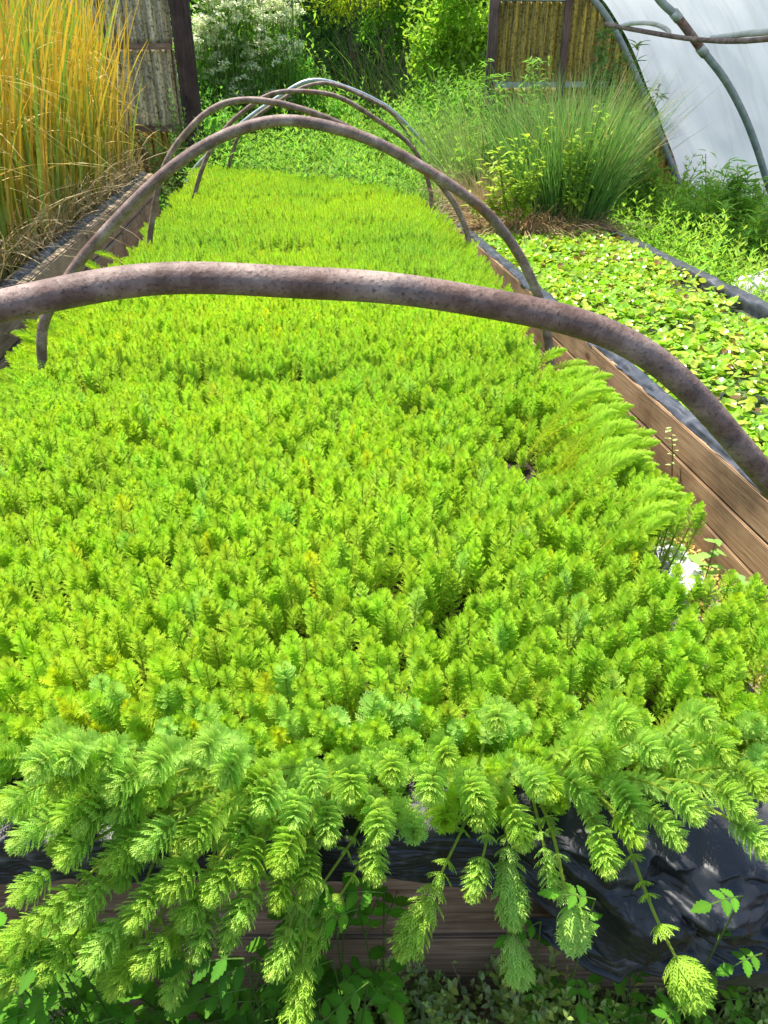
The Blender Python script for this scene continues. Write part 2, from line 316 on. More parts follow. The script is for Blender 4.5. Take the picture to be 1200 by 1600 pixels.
def blades(mb, base, d0, bend, L, W, col, seg=6, tipcol=None, gravity=1.0):
    """grass-like strips: base (n,3), start direction, sideways bend vector, length, width"""
    n = len(base); d0 = unit(d0); t = np.linspace(0, 1, seg+1); L = np.broadcast_to(L, (n,)); W = np.broadcast_to(W, (n,))
    ax = base[:, None, :] + (d0[:, None, :]*t[None, :, None] + bend[:, None, :]*(t**2.2)[None, :, None])*L[:, None, None]
    tg = unit(np.gradient(ax, axis=1)); s = np.stack([np.cos(U(0, 6.28, n)), np.sin(U(0, 6.28, n)), np.zeros(n)], -1)
    s = unit(s[:, None, :] - tg*np.sum(s[:, None, :]*tg, -1, keepdims=True))
    wd = (W[:, None]*np.clip(1.05-t**2.5, .08, 1)[None, :]/2)[..., None]
    V = np.stack([ax-s*wd, ax+s*wd], 2); k = np.arange(seg)
    q = np.stack([2*k, 2*k+1, 2*k+3, 2*k+2], -1); Q = q[None] + (np.arange(n)*2*(seg+1))[:, None, None]
    tc = col if tipcol is None else tipcol; c = col[:, None, :]*(1-t)[None, :, None] + tc[:, None, :]*t[None, :, None]
    mb.add(V.reshape(-1, 3), None, Q.reshape(-1, 4), np.repeat(c.reshape(-1, 3), 2, axis=0))
def jit(c, n, v=.2, hue=.08):
    c = np.asarray(c, float); return np.clip(c[None]*(1+U(-v, v, (n, 1)))*(1+U(-hue, hue, (n, 3))), 0, 1)
def box(mb, lo, hi, bev=.004, rough=0.0, col=(1, 1, 1)):
    bm = bmesh.new(); bmesh.ops.create_cube(bm, size=1)
    lo = np.array(lo, float); hi = np.array(hi, float)
    for v in bm.verts: v.co = Vector(((v.co.x+.5)*(hi[0]-lo[0])+lo[0], (v.co.y+.5)*(hi[1]-lo[1])+lo[1], (v.co.z+.5)*(hi[2]-lo[2])+lo[2]))
    ax = int(np.argmax(hi-lo)); cuts = int((hi-lo)[ax]/.25)
    if cuts > 1 and rough > 0:
        eds = [e for e in bm.edges if abs((e.verts[0].co-e.verts[1].co)[ax]) > .5*(hi-lo)[ax]]
        bmesh.ops.subdivide_edges(bm, edges=eds, cuts=cuts, use_grid_fill=True)
    sharp = [e for e in bm.edges if len(e.link_faces) == 2 and e.calc_face_angle() > .7]
    bmesh.ops.bevel(bm, geom=sharp, offset=bev, segments=2, affect='EDGES')
    V = np.array([v.co[:] for v in bm.verts]); 
    if rough > 0: 
        for a in range(3):
            if a != ax: V[:, a] += (fbm(V[:, ax]+a*5, V[:, (a+1) % 3]*2+a, 2.2, a+int(lo[2]*50) % 9)-.5)*rough
    Fq = [[v.index for v in f.verts] for f in bm.faces if len(f.verts) == 4]; Ft = [[v.index for v in f.verts] for f in bm.faces if len(f.verts) == 3]
    for f in bm.faces:
        if len(f.verts) > 4:
            i = [v.index for v in f.verts]; Ft += [[i[0], i[k], i[k+1]] for k in range(1, len(i)-1)]
    bm.free(); mb.add(V, Ft, Fq, col)
def grid(mb, P, col=(1, 1, 1)):
    """P (a,b,3) surface"""
    a, b = P.shape[:2]; i = np.arange(a-1)[:, None]*b + np.arange(b-1)[None]; Q = np.stack([i, i+1, i+b+1, i+b], -1).reshape(-1, 4); mb.add(P.reshape(-1, 3), None, Q, col)
def solid(o, th):
    m = o.modifiers.new('thickness', 'SOLIDIFY'); m.thickness = th; m.offset = 0; return o

def scatter(name, pts, rot, scl, vid, tint, variants, mat_keep=True):
    """ONE object: a point cloud carrying copies of the variant meshes (stuff only)"""
    me = bpy.data.meshes.new(name); n = len(pts); me.vertices.add(n); me.vertices.foreach_set('co', np.asarray(pts, np.float32).ravel())
    for an, ty, key, dat in (('rot', 'FLOAT_VECTOR', 'vector', rot), ('scl', 'FLOAT', 'value', scl), ('vid', 'INT', 'value', vid), ('tintc', 'FLOAT_VECTOR', 'vector', tint)):
        a = me.attributes.new(an, ty, 'POINT'); a.data.foreach_set(key, np.ascontiguousarray(dat, np.int32 if ty == 'INT' else np.float32).ravel())
    o = bpy.data.objects.new(name, me); COL.objects.link(o)
    g = bpy.data.node_groups.new(name+'_nodes', 'GeometryNodeTree')
    g.interface.new_socket('Geometry', in_out='INPUT', socket_type='NodeSocketGeometry'); g.interface.new_socket('Geometry', in_out='OUTPUT', socket_type='NodeSocketGeometry')
    N = g.nodes; Lk = g.links; gi = N.new('NodeGroupInput'); go = N.new('NodeGroupOutput'); ip = N.new('GeometryNodeInstanceOnPoints'); ip.inputs['Pick Instance'].default_value = True
    gt = N.new('GeometryNodeGeometryToInstance')
    for v in reversed(variants):
        oi = N.new('GeometryNodeObjectInfo'); oi.inputs['Object'].default_value = v; oi.inputs['As Instance'].default_value = False; Lk.new(oi.outputs['Geometry'], gt.inputs[0])
    def at(nm, ty):
        q = N.new('GeometryNodeInputNamedAttribute'); q.data_type = ty; q.inputs['Name'].default_value = nm; return q.outputs['Attribute']
    Lk.new(gi.outputs[0], ip.inputs['Points']); Lk.new(gt.outputs[0], ip.inputs['Instance'])
    Lk.new(at('vid', 'INT'), ip.inputs['Instance Index']); Lk.new(at('rot', 'FLOAT_VECTOR'), ip.inputs['Rotation']); Lk.new(at('scl', 'FLOAT'), ip.inputs['Scale'])
    Lk.new(ip.outputs[0], go.inputs[0])
    md = o.modifiers.new('scatter', 'NODES'); md.node_group = g; me.materials.append(variants[0].data.materials[0])
    return o
def src(me): return bpy.data.objects.new('source', me)      # never linked to the scene

# ------------------------------------------------------------------ parrot's feather
LIME = np.array((.41, .62, .045)); YEL = np.array((.46, .62, .04)); GLAUC = np.array((.46, .70, .18)); DEEP = np.array((.13, .33, .03))
def bezier(p0, p1, p2, p3, n=26):
    t = np.linspace(0, 1, n)[:, None]; return (1-t)**3*p0 + 3*(1-t)**2*t*p1 + 3*(1-t)*t*t*p2 + t**3*p3
def feather_mesh(name, P, head, leafL, dens=1.0, col_head=LIME, col_low=YEL, tmpl='comb', mat='feather', stem_r=.0016, per=6, tailL=.75, tight=1.0, low_from=.35, stemcol=(.42, .5, .06), tipk=.55, tip0=.28, tipa=14, gap=.0115, maxa=60):
    """stem along P (base to tip) with whorls of feathery leaves, packed towards the tip"""
    mb = MB(); P = np.asarray(P, float); seg = np.linalg.norm(np.diff(P, axis=0), axis=1); c = np.r_[0, np.cumsum(seg)]; tot = c[-1]
    tube(mb, P, np.linspace(stem_r*1.25, stem_r*.7, len(P)), 5, stemcol, cap=False)
    d = .0012; ds = []
    while d < tot*.97:
        ds.append(d); k = min(1, d/head); d += (.0028 + .0068*k**1.3)*tight if d < head else (gap + .006*rng.random())*tight
    for d in ds:
        s = tot-d; p = np.array([np.interp(s, c, P[:, i]) for i in range(3)]); p2 = np.array([np.interp(min(tot, s+.006), c, P[:, i]) for i in range(3)]); p1 = np.array([np.interp(max(0, s-.006), c, P[:, i]) for i in range(3)])
        ax = unit(p2-p1); k = min(1, d/(head*.55)); kt = min(1, d/(head*tipk)); ln = leafL*(tip0 + (1-tip0)*kt**.7); ang = math.radians(tipa + (maxa-tipa)*kt**.8)
        if d > head: f = min(1, (d-head)/(head*1.2)); ln = leafL*(1-(1-tailL)*f); ang = math.radians(64+12*f)
        if d > head and dens < 1 and rng.random() > dens: continue
        u = np.cross(ax, (.3, .9, .1)); u = unit(u); v = np.cross(ax, u); m = per
        a = U(0, 6.28) + np.arange(m)/m*2*math.pi + U(-.2, .2, m); an = ang + U(-.13, .13, m)
        out = np.cos(a)[:, None]*u + np.sin(a)[:, None]*v
        dr = np.cos(an)[:, None]*ax + np.sin(an)[:, None]*out
        Fm = frames(dr, ax + out*.001)
        f = np.clip((d/tot - low_from)/.5, 0, 1); cc = col_head*(1-f) + col_low*f
        if d < .012: cc = cc*np.array((1.02, .95, .9))
        put(mb, TL[tmpl], Fm, p[None] + dr*.001, ln*U(.85, 1.12, m), jit(cc, m, .12, .05))
    return mb.mesh(name, M[mat])
def upright(H, lean, leafL, **kw):
    a = U(0, 6.28); dx = np.array((math.cos(a), math.sin(a), 0))*lean
    P = bezier(np.zeros(3), np.array((0, 0, H*.35)), dx*.4+np.array((0, 0, H*.7)), dx+np.array((0, 0, H)), 10)
    return feather_mesh('feathery_stem', P, kw.pop('head', .055), leafL, **kw)
VAR_N = [src(upright(.17, U(0, .025), U(.021, .027), mat='feather_i', per=6, tight=1.3)) for k in range(9)]
VAR_F = [src(upright(.15, U(0, .02), .025, mat='feather_i', tmpl='comb_lo', per=7, tight=1.3)) for k in range(5)]

front = lambda x: .675 - .12*x                     # front board face of the planted bed (it stands a little askew)
def far_edge(x): return 8.7 - (x+.8)*1.05 + (noise(x, 0, 3, 4)-.5)*.5
HOLES = [(atz(*p, .62), r) for p, r in (((480, 595), .09), ((300, 600), .08), ((410, 592), .07), ((700, 612), .06), ((150, 610), .06), ((785, 650), .07), ((820, 690), .1), ((835, 720), .08), ((215, 680), .05), ((240, 700), .05), ((680, 965), .055), ((715, 935), .04), ((600, 905), .035),
         ((430, 985), .03), ((560, 905), .03), ((870, 860), .04), ((20, 800), .05), ((120, 790), .04), ((340, 700), .03), ((640, 640), .05), ((330, 870), .025), ((60, 960), .03), ((450, 388), .12), ((560, 350), .12), ((60, 740), .05), ((460, 720), .03), ((700, 820), .03))]
def carpet():
    pts = []; sp = .0335; y = .70
    while y < 9.0:
        sp = .0335*(1+.06*max(0, y-1.5)); xs = np.arange(-1.14, 1.2, sp); xs = xs + U(-.42, .42, len(xs))*sp; yy = y + U(-.5, .5, len(xs))*sp
        pts.append(np.c_[xs, yy, np.full(len(xs), sp/.0335)]); y += sp*.92
    P = np.concatenate(pts); x, y, k = P.T
    xl = -.88 - .10*noise(y, y*0, 2.2, 1) - .14*np.exp(-((y-3.3)/.7)**2) + .06*np.clip((y-4.1)/.3, 0, 1); xr = .85 + .08*noise(y, y*0, 2.5, 2) + .20*np.clip((y-2.7)/1.2, 0, 1)
    keep = (x > xl) & (x < xr) & (y < far_edge(x)) & (y > front(x)+.025)
    keep &= ~((x > .72) & (y > 1.07) & (y < 1.30))
    keep &= rng.random(len(x)) < .80 + .45*fbm(x, y, 3, 9)
    x, y, k = x[keep], y[keep], k[keep]
    h = .655 + .05*(fbm(x, y, 2.3, 2)-.5) + .035*(fbm(x, y, 8, 6)-.5) + U(-.014, .014, len(x))
    dens = np.ones(len(x))
    for (c, r) in HOLES:
        d = np.hypot(x-c[0], (y-c[1])*.9)/r; dip = np.exp(-d*d); h -= .095*dip; dens *= 1-.75*np.exp(-d*d*2.2)
    ky = np.clip(1-(y-front(x))/.30, 0, 1); h -= .05*ky**2
    kr = np.clip((x-.80)/.2, 0, 1); kl = np.clip((-.74-x)/.2, 0, 1); h -= .05*kr + .07*kl
    s = k**.5*U(.74, 1.18, len(x))
    a = U(0, 6.28, len(x)); ln = np.abs(rng.normal(0, .13, len(x)))
    lx = np.cos(a)*ln*(1+ky) + .5*kr - .8*kl - .35*ky*np.clip(.4-x, 0, 1); ly = np.sin(a)*ln*(1+ky) - .95*ky**1.2 - .05
    yaw = U(0, 6.28, len(x)); tilt = np.hypot(lx, ly); az = np.arctan2(ly, lx)
    m = rng.random(len(x)) < dens; x, y, h, s, tilt, az, yaw, kr = (q[m] for q in (x, y, h, s, tilt, az, yaw, kr))
    rot = euler_tilt(az, np.clip(tilt, 0, 1.15), yaw)
    L = np.where(y < 3.6, .17, .15)*s; pos = np.c_[x - np.cos(az)*np.sin(tilt)*L*.6, y - np.sin(az)*np.sin(tilt)*L*.6, h - L*np.cos(np.clip(tilt, 0, 1.15))]
    vid = np.where(y < 3.6, rng.integers(0, 9, len(x)), 9 + rng.integers(0, 5, len(x)))
    tn = 1 + .30*(fbm(x, y, 1.6, 3)-.5)[:, None]*np.array((1.8, .9, -1.5)) + U(-.09, .09, (len(x), 1)); tn = tn*(1 + .06*U(-1, 1, (len(x), 3)))
    yl = rng.random(len(x)) < .018 + .10*np.exp(-((x+.25)**2/.03 + (y-.88)**2/.012)); tn[yl] *= np.array((1.25, 1.04, .7))
    bl = (rng.random(len(x)) < .03) & (y < 2.2); tn[bl] *= np.array((.95, 1.0, 2.0))
    return pos, rot, s, vid, tn
def euler_tilt(az, tilt, yaw):
    """XYZ Euler angles of: spin by yaw about z, then lean by tilt towards azimuth az"""
    ca, sa, ct, st, cy, sy = np.cos(az), np.sin(az), np.cos(tilt), np.sin(tilt), np.cos(yaw), np.sin(yaw)
    # R = Rz(az) Ry(tilt) Rz(yaw-az)
    cb, sb = np.cos(yaw-az), np.sin(yaw-az)
    R00 = ca*ct*cb - sa*sb; R10 = sa*ct*cb + ca*sb; R20 = -st*cb; R21 = st*sb; R22 = ct
    return np.c_[np.arctan2(R21, R22), np.arcsin(np.clip(-R20, -1, 1)), np.arctan2(R10, R00)]
pos, rot, scl, vid, tn = carpet()
# the front rows stand out as single stems: the 210 nearest are objects of their own
order = np.argsort(pos[:, 1] + .12*pos[:, 0] + np.where(np.abs(pos[:, 0]) > .75, 5, 0)); near = order[:230]; rest = order[230:]
fc = scatter('parrot_feather_carpet', pos[rest], rot[rest], scl[rest], vid[rest], tn[rest], VAR_N+VAR_F)
tag(fc, 'dense lime green carpet of feathery upright stems filling the long middle bed', 'water plants', kind='stuff')
VAR_M = [upright(.17, U(0, .025), U(.023, .028), col_head=LIME*(1-f)+GLAUC*f, per=7, tight=1.1) for f in (0, .1, .25, .4, .6, .9)] + [upright(.17, .02, .022, col_head=np.array((.52, .62, .025)), col_low=np.array((.55, .5, .03)), per=5) for k in (0, 1)]
NAMES_DONE = 0
for i in near:
    kind = rng.integers(0, 6) if rng.random() > (.02 if abs(pos[i, 0]+.25) > .2 else .14) else rng.integers(6, 8)
    o = link_mesh('feathery_stem', VAR_M[kind]); o.location = pos[i]; o.rotation_euler = rot[i]; o.scale = (scl[i],)*3
    zx = pos[i, 0]; ye = kind >= 6
    zone = 'left third' if zx < -.12 else 'middle third' if zx < .25 else 'right third'
    tag(o, ('yellowed feathery stem among the green ones in the front rows, %s of the bed' if ye else 'upright lime green feathery stem in the front rows, %s of the bed') % zone, 'plant', ('yellowed' if ye else 'green') + ' feathery stems in the front rows, ' + zone)

# trailing shoots over the front edge: (tip pixel, distance of the tip, root offset in metres, label)
TR = [((71, 1521), .50, (.10, .17), 1), ((144, 1500), .50, (.12, .19), 1), ((179, 1546), .49, (.10, .2), 1), ((225, 1508), .50, (.12, .18), 1), ((267, 1562), .49, (.06, .22), 1), ((308, 1492), .51, (.06, .2), 1),
      ((354, 1475), .52, (.06, .15), 1), ((371, 1442), .53, (.07, .14), 1), ((429, 1517), .50, (.05, .2), 1), ((433, 1412), .54, (.03, .14), 1), ((383, 1367), .55, (.06, .09), 1), ((437, 1346), .56, (.05, .09), 1),
      ((265, 1392), .54, (.09, .09), 1), ((225, 1325), .56, (.12, .06), 1), ((25, 1318), .57, (.16, .05), 1), ((8, 1480), .52, (.2, .14), 1), ((172, 1348), .56, (.12, .08), 1), ((102, 1342), .56, (.13, .08), 1), ((85, 1245), .62, (.1, .03), 1),
      ((15, 1262), .6, (.1, .04), 1), ((462, 1598), .47, (.03, .26), 1), ((30, 1400), .54, (.13, .1), 1), ((120, 1430), .53, (.11, .12), 1), ((330, 1400), .54, (.07, .12), 1), ((60, 1445), .52, (.13, .13), 1), ((290, 1440), .53, (.08, .14), 1),
      ((10, 1540), .50, (.14, .19), 1), ((210, 1440), .52, (.1, .14), 1), ((300, 1320), .57, (.08, .06), 1), ((480, 1390), .55, (.02, .12), 1),
      ((513, 1310), .6, (.01, .05), 1), ((550, 1240), .63, (0, .02), 1), ((593, 1308), .585, (-.01, .08), 2), ((587, 1370), .57, (-.005, .13), 3), ((632, 1483), .55, (.09, .2), 4), ((737, 1397), .56, (.06, .11), 5), ((747, 1257), .61, (0, .04), 1),
      ((803, 1437), .57, (-.005, .15), 6), ((812, 1527), .545, (-.02, .24), 7), ((817, 1313), .58, (.0, .05), 1), ((613, 1213), .63, (0, .02), 1), ((670, 1243), .62, (.03, .02), 1), ((493, 1233), .63, (0, .03), 1), ((750, 1283), .6, (.04, .04), 1),
      ((867, 1392), .56, (-.01, .13), 8), ((892, 1473), .52, (-.015, .2), 9), ((950, 1357), .52, (.0, .1), 10), ((993, 1277), .55, (-.01, .04), 1), ((995, 1312), .53, (-.01, .07), 1), ((1060, 1317), .52, (-.05, .05), 1), ((1087, 1277), .52, (-.05, .03), 1),
      ((1083, 1557), .44, (-.05, .26), 11), ((1196, 1330), .47, (-.06, .06), 1), ((1020, 1183), .62, (-.05, .02), 1), ((947, 1193), .62, (-.03, .02), 1), ((860, 1240), .61, (-.02, .03), 1), ((923, 1257), .6, (-.03, .03), 1), ((1163, 1267), .5, (-.03, .03), 1),
      ((1133, 1183), .6, (-.03, .02), 1), ((700, 1190), .64, (0, .02), 1), ((410, 1260), .6, (.03, .04), 1), ((350, 1215), .62, (.04, .03), 1), ((240, 1250), .6, (.06, .04), 1), ((160, 1215), .62, (.07, .03), 1), ((460, 1290), .59, (.02, .05), 1), ((130, 1290), .58, (.1, .05), 1), ((1190, 1240), .56, (-.03, .02), 1), ((70, 1170), .64, (.06, .02), 1)]
for k in range(10):
    TR.append(((U(-10, 520), U(1150, 1330)), U(.57, .62), (U(.02, .1), U(.03, .06)), 1))
for k in range(8):
    TR.append(((U(520, 1200), U(1130, 1250)), U(.58, .62), (U(-.03, .03), U(.02, .04)), 1))
for k in range(9): TR.append(((U(0, 470), U(1350, 1540)), U(.5, .58), (U(.05, .12), U(.1, .16)), 1))
for k in range(9): TR.append(((U(-5, 190), U(1235, 1330)), U(.58, .64), (U(.04, .1), U(.02, .05)), 1))
LAB = {2: 'upper of two plump short shoots over the black liner near the front middle', 3: 'lower of two plump short shoots over the black liner near the front middle', 4: 'darker shoot slanting down left across the boards on a long bare stem',
       5: 'plump pale shoot hanging just right of the long slanting stem', 6: 'upper bright shoot of the long hanging pair in front of the bare boards', 7: 'lowest tip of the long hanging pair, reaching the variegated weeds', 8: 'short pale shoot left of the crumpled liner, beside a longer one',
       9: 'long straight shoot on a yellow stem ending at the lower fold of black liner', 10: 'short round blue green shoot hanging alone over the black liner', 11: 'longest trailing shoot, sparse stem crossing the crumpled liner to a bright tip low at right'}
for (tp, Y, ro, lb) in TR:
    tip = aty(tp[0], tp[1], Y) ; drop = ro[1]; zr = U(.575, .6)
    root = np.array((tip[0]+ro[0]*1.25, front(tip[0]+ro[0])+.07, zr)); long_ = tip[2] < .5
    if long_:
        c1 = root + np.array((-.1*ro[0], -.12, .03)); c2 = np.array((tip[0]+ro[0]*.4+U(-.01, .01), tip[1]+.05, tip[2]+max(.05, (zr-tip[2])*.45)))
    else:
        c1 = root + np.array((U(-.02, .02), -.03, .035)); c2 = tip + np.array((ro[0]*.45+U(-.015, .015), .05, .03))
    if long_ and tip[0] > .3: c1[1] -= .07; c2[1] -= .05
    P = bezier(root, c1, c2, tip, 28)
    if lb in (11, 4, 9): P[:, 0] += .006*np.sin(np.linspace(0, 9, 28))*np.linspace(1, .2, 28)
    big = U(.026, .032) if long_ else U(.021, .027)
    gl = U(.1, .75) if lb != 11 else .15
    me = feather_mesh('trailing_shoot', P, U(.055, .075) if long_ else U(.04, .055), big, dens=(.5 if lb == 11 else .62), col_head=LIME*(1-gl)*.95+GLAUC*gl, col_low=LIME*.75, tmpl='comb_wide', stem_r=.0022, per=8, tailL=(.5 if lb == 11 else .55), tight=1.15, tipk=.32, tip0=.5, tipa=30, maxa=72, gap=.012, low_from=.5, stemcol=(.33, .42, .05))
    o = link_mesh('trailing_shoot', me)
    if lb in LAB: tag(o, LAB[lb], 'trailing shoot', 'shoots trailing over the front edge of the bed')
    else:
        lf = tp[0] < 500 and tp[1] > 1330
        zn = 'far left' if tp[0] < 250 else 'left of the first bare liner' if tp[0] < 540 else 'above the bare boards' if tp[0] < 850 else 'above the crumpled liner'
        row = 'lowest row' if tp[1] > 1470 else 'middle row'
        if lf: tag(o, 'plump feathery shoot, %s of the hanging pile, %s' % (row, zn), 'trailing shoot', 'piled shoots, %s, %s' % (row, zn))
        else: tag(o, 'short feathery shoot nodding over the front rim, %s' % zn, 'trailing shoot', 'shoots nodding over the rim, ' + zn)
# long stems leaning out over the right-hand side of the bed, and a few over the left
def leaning(px, z, dx, dz, L, lab, grp):
    tip = atz(*px, z); root = np.array((tip[0]-dx, tip[1]-U(.0, .25)*L, max(.5, z-dz)))
    P = bezier(root, root+np.array((dx*.15, 0, dz*.7)), tip-np.array((dx*.3, 0, .0)), tip, 22)
    o = link_mesh('leaning_stem', feather_mesh('leaning_stem', P, .09, .027, col_head=LIME, col_low=np.array((.42, .52, .03)), tmpl='comb', per=6, tight=1.05, stemcol=(.5, .5, .04), stem_r=.002)); tag(o, lab, 'plant', grp)
for k in range(70):
    t = k/69; px = (905+t*160+U(-22, 22), 560+t*230+U(-25, 25)); leaning(px, U(.58, .68), U(.16, .32), U(.08, .14), 1, 'long feathery stem leaning out over the right side of the middle bed', 'stems leaning out over the right side of the bed')
for px in ((60, 505), (20, 520), (150, 395), (190, 405), (110, 470), (240, 385), (270, 320), (285, 305), (300, 330), (255, 350), (230, 400), (310, 290), (165, 430), (130, 410)):
    leaning(px, .62, -U(.12, .2), U(.08, .12), 1, 'feathery stem leaning out over the left side of the middle bed', 'stems leaning out over the left side of the bed')

# ------------------------------------------------------------------ ground and setting
mb = MB(); n = 90; gx = np.linspace(-1, 1, n); gx = np.sign(gx)*np.abs(gx)**2.2*150; gy = gx+5
X, Y_ = np.meshgrid(gx, gy, indexing='ij'); Z = np.where((np.abs(X) < 6) & (Y_ < 12) & (Y_ > -2), (fbm(X, Y_, 3, 1)-.5)*.03, 0)
grid(mb, np.stack([X, Y_, Z], -1)); tag(mb.obj('ground', M['soil'], smooth=True), kind='structure')
def strip(name, x0, x1, y0, y1, z, mat, amp=.02, nx=24, ny=160, f=9):
    mb = MB(); X, Y = np.meshgrid(np.linspace(x0, x1, nx), np.linspace(y0, y1, ny), indexing='ij'); grid(mb, np.stack([X, Y, z+(fbm(X, Y, f, 3)-.5)*amp], -1)); return tag(mb.obj(name, mat, smooth=True), kind='structure')
strip('gravel_path', -1.25, -.86, .2, 10, .06, M['gravel'], .05)
strip('gravel_path', .85, 1.25, .2, 8, .14, M['gravel'], .08)
# wooded bank far behind
mb = MB(); X, Y = np.meshgrid(np.linspace(-60, 60, 80), np.linspace(21, 60, 30), indexing='ij'); Z = 7*(1-np.exp(-(Y-21)/5)) + 2*fbm(X, Y, .2, 2) - 1
grid(mb, np.stack([X, Y, Z], -1)); tag(mb.obj('hillside', M['hill'], smooth=True), kind='structure')

# ------------------------------------------------------------------ the three beds
bed = thing('raised_bed', 'long timber raised bed in the middle, brimming with lime green feathery plants', 'raised bed', (0, .7, 0))
for k, (z0, z1) in enumerate(((-.12, .115), (.121, .29), (.296, .47))):
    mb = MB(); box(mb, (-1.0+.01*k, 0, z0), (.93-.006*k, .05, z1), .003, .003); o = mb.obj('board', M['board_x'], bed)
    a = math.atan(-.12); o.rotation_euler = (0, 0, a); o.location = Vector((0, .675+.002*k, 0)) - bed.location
for x0, x1 in ((-.86, -.81), (.80, .85)):
    for k, (z0, z1) in enumerate(((-.05, .17), (.176, .34), (.346, .53 if x0 < 0 else .435))):
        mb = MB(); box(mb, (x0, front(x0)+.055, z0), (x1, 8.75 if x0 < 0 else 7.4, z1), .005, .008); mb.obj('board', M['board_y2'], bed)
mb = MB(); X, Yn = np.meshgrid(np.linspace(-.81, .80, 24), np.linspace(0, 1, 160), indexing='ij'); Yv = (front(X)+.052)*(1-Yn) + 8.72*Yn
grid(mb, np.stack([X, Yv, .5+(fbm(X, Yv, 9, 3)-.5)*.04 - .085*np.clip((X-.66)/.13, 0, 1)], -1)); tag(mb.obj('bed_soil', M['soil'], smooth=True), kind='structure')

def liner_front():
    """crumpled pond liner folded over the front board; hangs lower and bunched at the right"""
    nu, nv = 360, 120; u = np.linspace(-.86, .90, nu)[:, None]; v = np.linspace(0, 1, nv)[None]
    hang = .10 + .045*(fbm(u, u*0, 2.5, 4)-.5) + .085*np.clip((u-.28)/.10, 0, 1) * (1 + .5*(noise(u, 0*u, 9, 3)-.5))
    z = .585 - v*hang*1.05; s = (z-.45)
    K = np.clip((u-.24)/.18, .22, 1)
    def facets(uu, vv, npt, sd, ax=1.0, ay=1.0):
        r_ = np.random.default_rng(sd); pu = r_.uniform(-.9, 1.05, npt); pv = r_.uniform(-.1, 1.1, npt)*.3
        ww = vv*.3; D = np.full(np.broadcast(uu, vv).shape, 9.)
        sh = uu*.5
        for a_, b_ in zip(pu, pv):
            th = (a_*7.7) % 3.1; c_, s_ = math.cos(th), math.sin(th); dx = uu-a_; dy = ww-b_
            D = np.minimum(D, np.sqrt(((dx*c_+dy*s_)*ax)**2 + ((-dx*s_+dy*c_)*ay)**2))
        return D
    FC = facets(u, v, 800, 77, 1, .45)
    d = .010 + K*(.7*FC + .75*facets(u, v, 70, 5, 1.0, .3) + .6*facets(u, v, 260, 9, 1, .35) + .03*v*np.clip((u-.3)/.1, 0, 1) + .030*np.abs(np.sin(19*(u + .35*v*(u-.62)) + 2.2*noise(u, v*.6, 5, 41)))**.6*np.clip((u-.33)/.1, 0, 1)*np.clip(v*2.2, 0, 1) + .02*fbm(u, v*.4, 5, 20)) + .003*fbm(u, v, 40, 5)
    y = front(u) - np.clip(d, .004, .12); top = np.clip(1-v*9, 0, 1); y = y + top*.11
    z = z + .02*K*(fbm(u*1.0, v*.8, 9, 31)-.5) + np.where(v > .9, -.012*K*noise(u, 0*u, 22, 2), 0)
    P = np.stack([np.broadcast_to(u, y.shape) + .012*K*(fbm(u, v*.5, 14, 9)-.5), y, np.broadcast_to(z, y.shape)], -1)
    mb = MB(); grid(mb, P); o = mb.obj('liner', M['liner'], bed, smooth=True); solid(o, .0016)
    # a second bunch folded back over the first, lower right
    nu, nv = 200, 70; u = np.linspace(.30, .89, nu)[:, None]; v = np.linspace(0, 1, nv)[None]
    low = .352 - .035*np.clip((.48-u)/.12, 0, 1) + .02*np.clip((u-.55)/.2, 0, 1) - .06*(u-.3); z = low + .10*(1-v) - .02*np.sin(u*17) - .02*v*fbm(u, u*0, 14, 3)
    tp_ = np.clip((u-.30)/.09, 0, 1)**.7; z = (z-.375)*tp_ + .375
    bulge = tp_*np.sin(math.pi*np.clip(.12+v*.8, 0, 1))**.7*(.04 + .045*(fbm(u*1.3+v*.5, v*1.2, 6, 44)))
    y = front(u) - .012 - bulge - .8*facets(u, v*.6, 110, 21, 1, .3)*np.sin(math.pi*np.clip(v, .08, 1))
    P = np.stack([np.broadcast_to(u, y.shape), y, np.broadcast_to(z, y.shape)], -1); mb = MB(); grid(mb, P); solid(mb.obj('liner', M['liner'], bed, smooth=True), .0016)
liner_front()

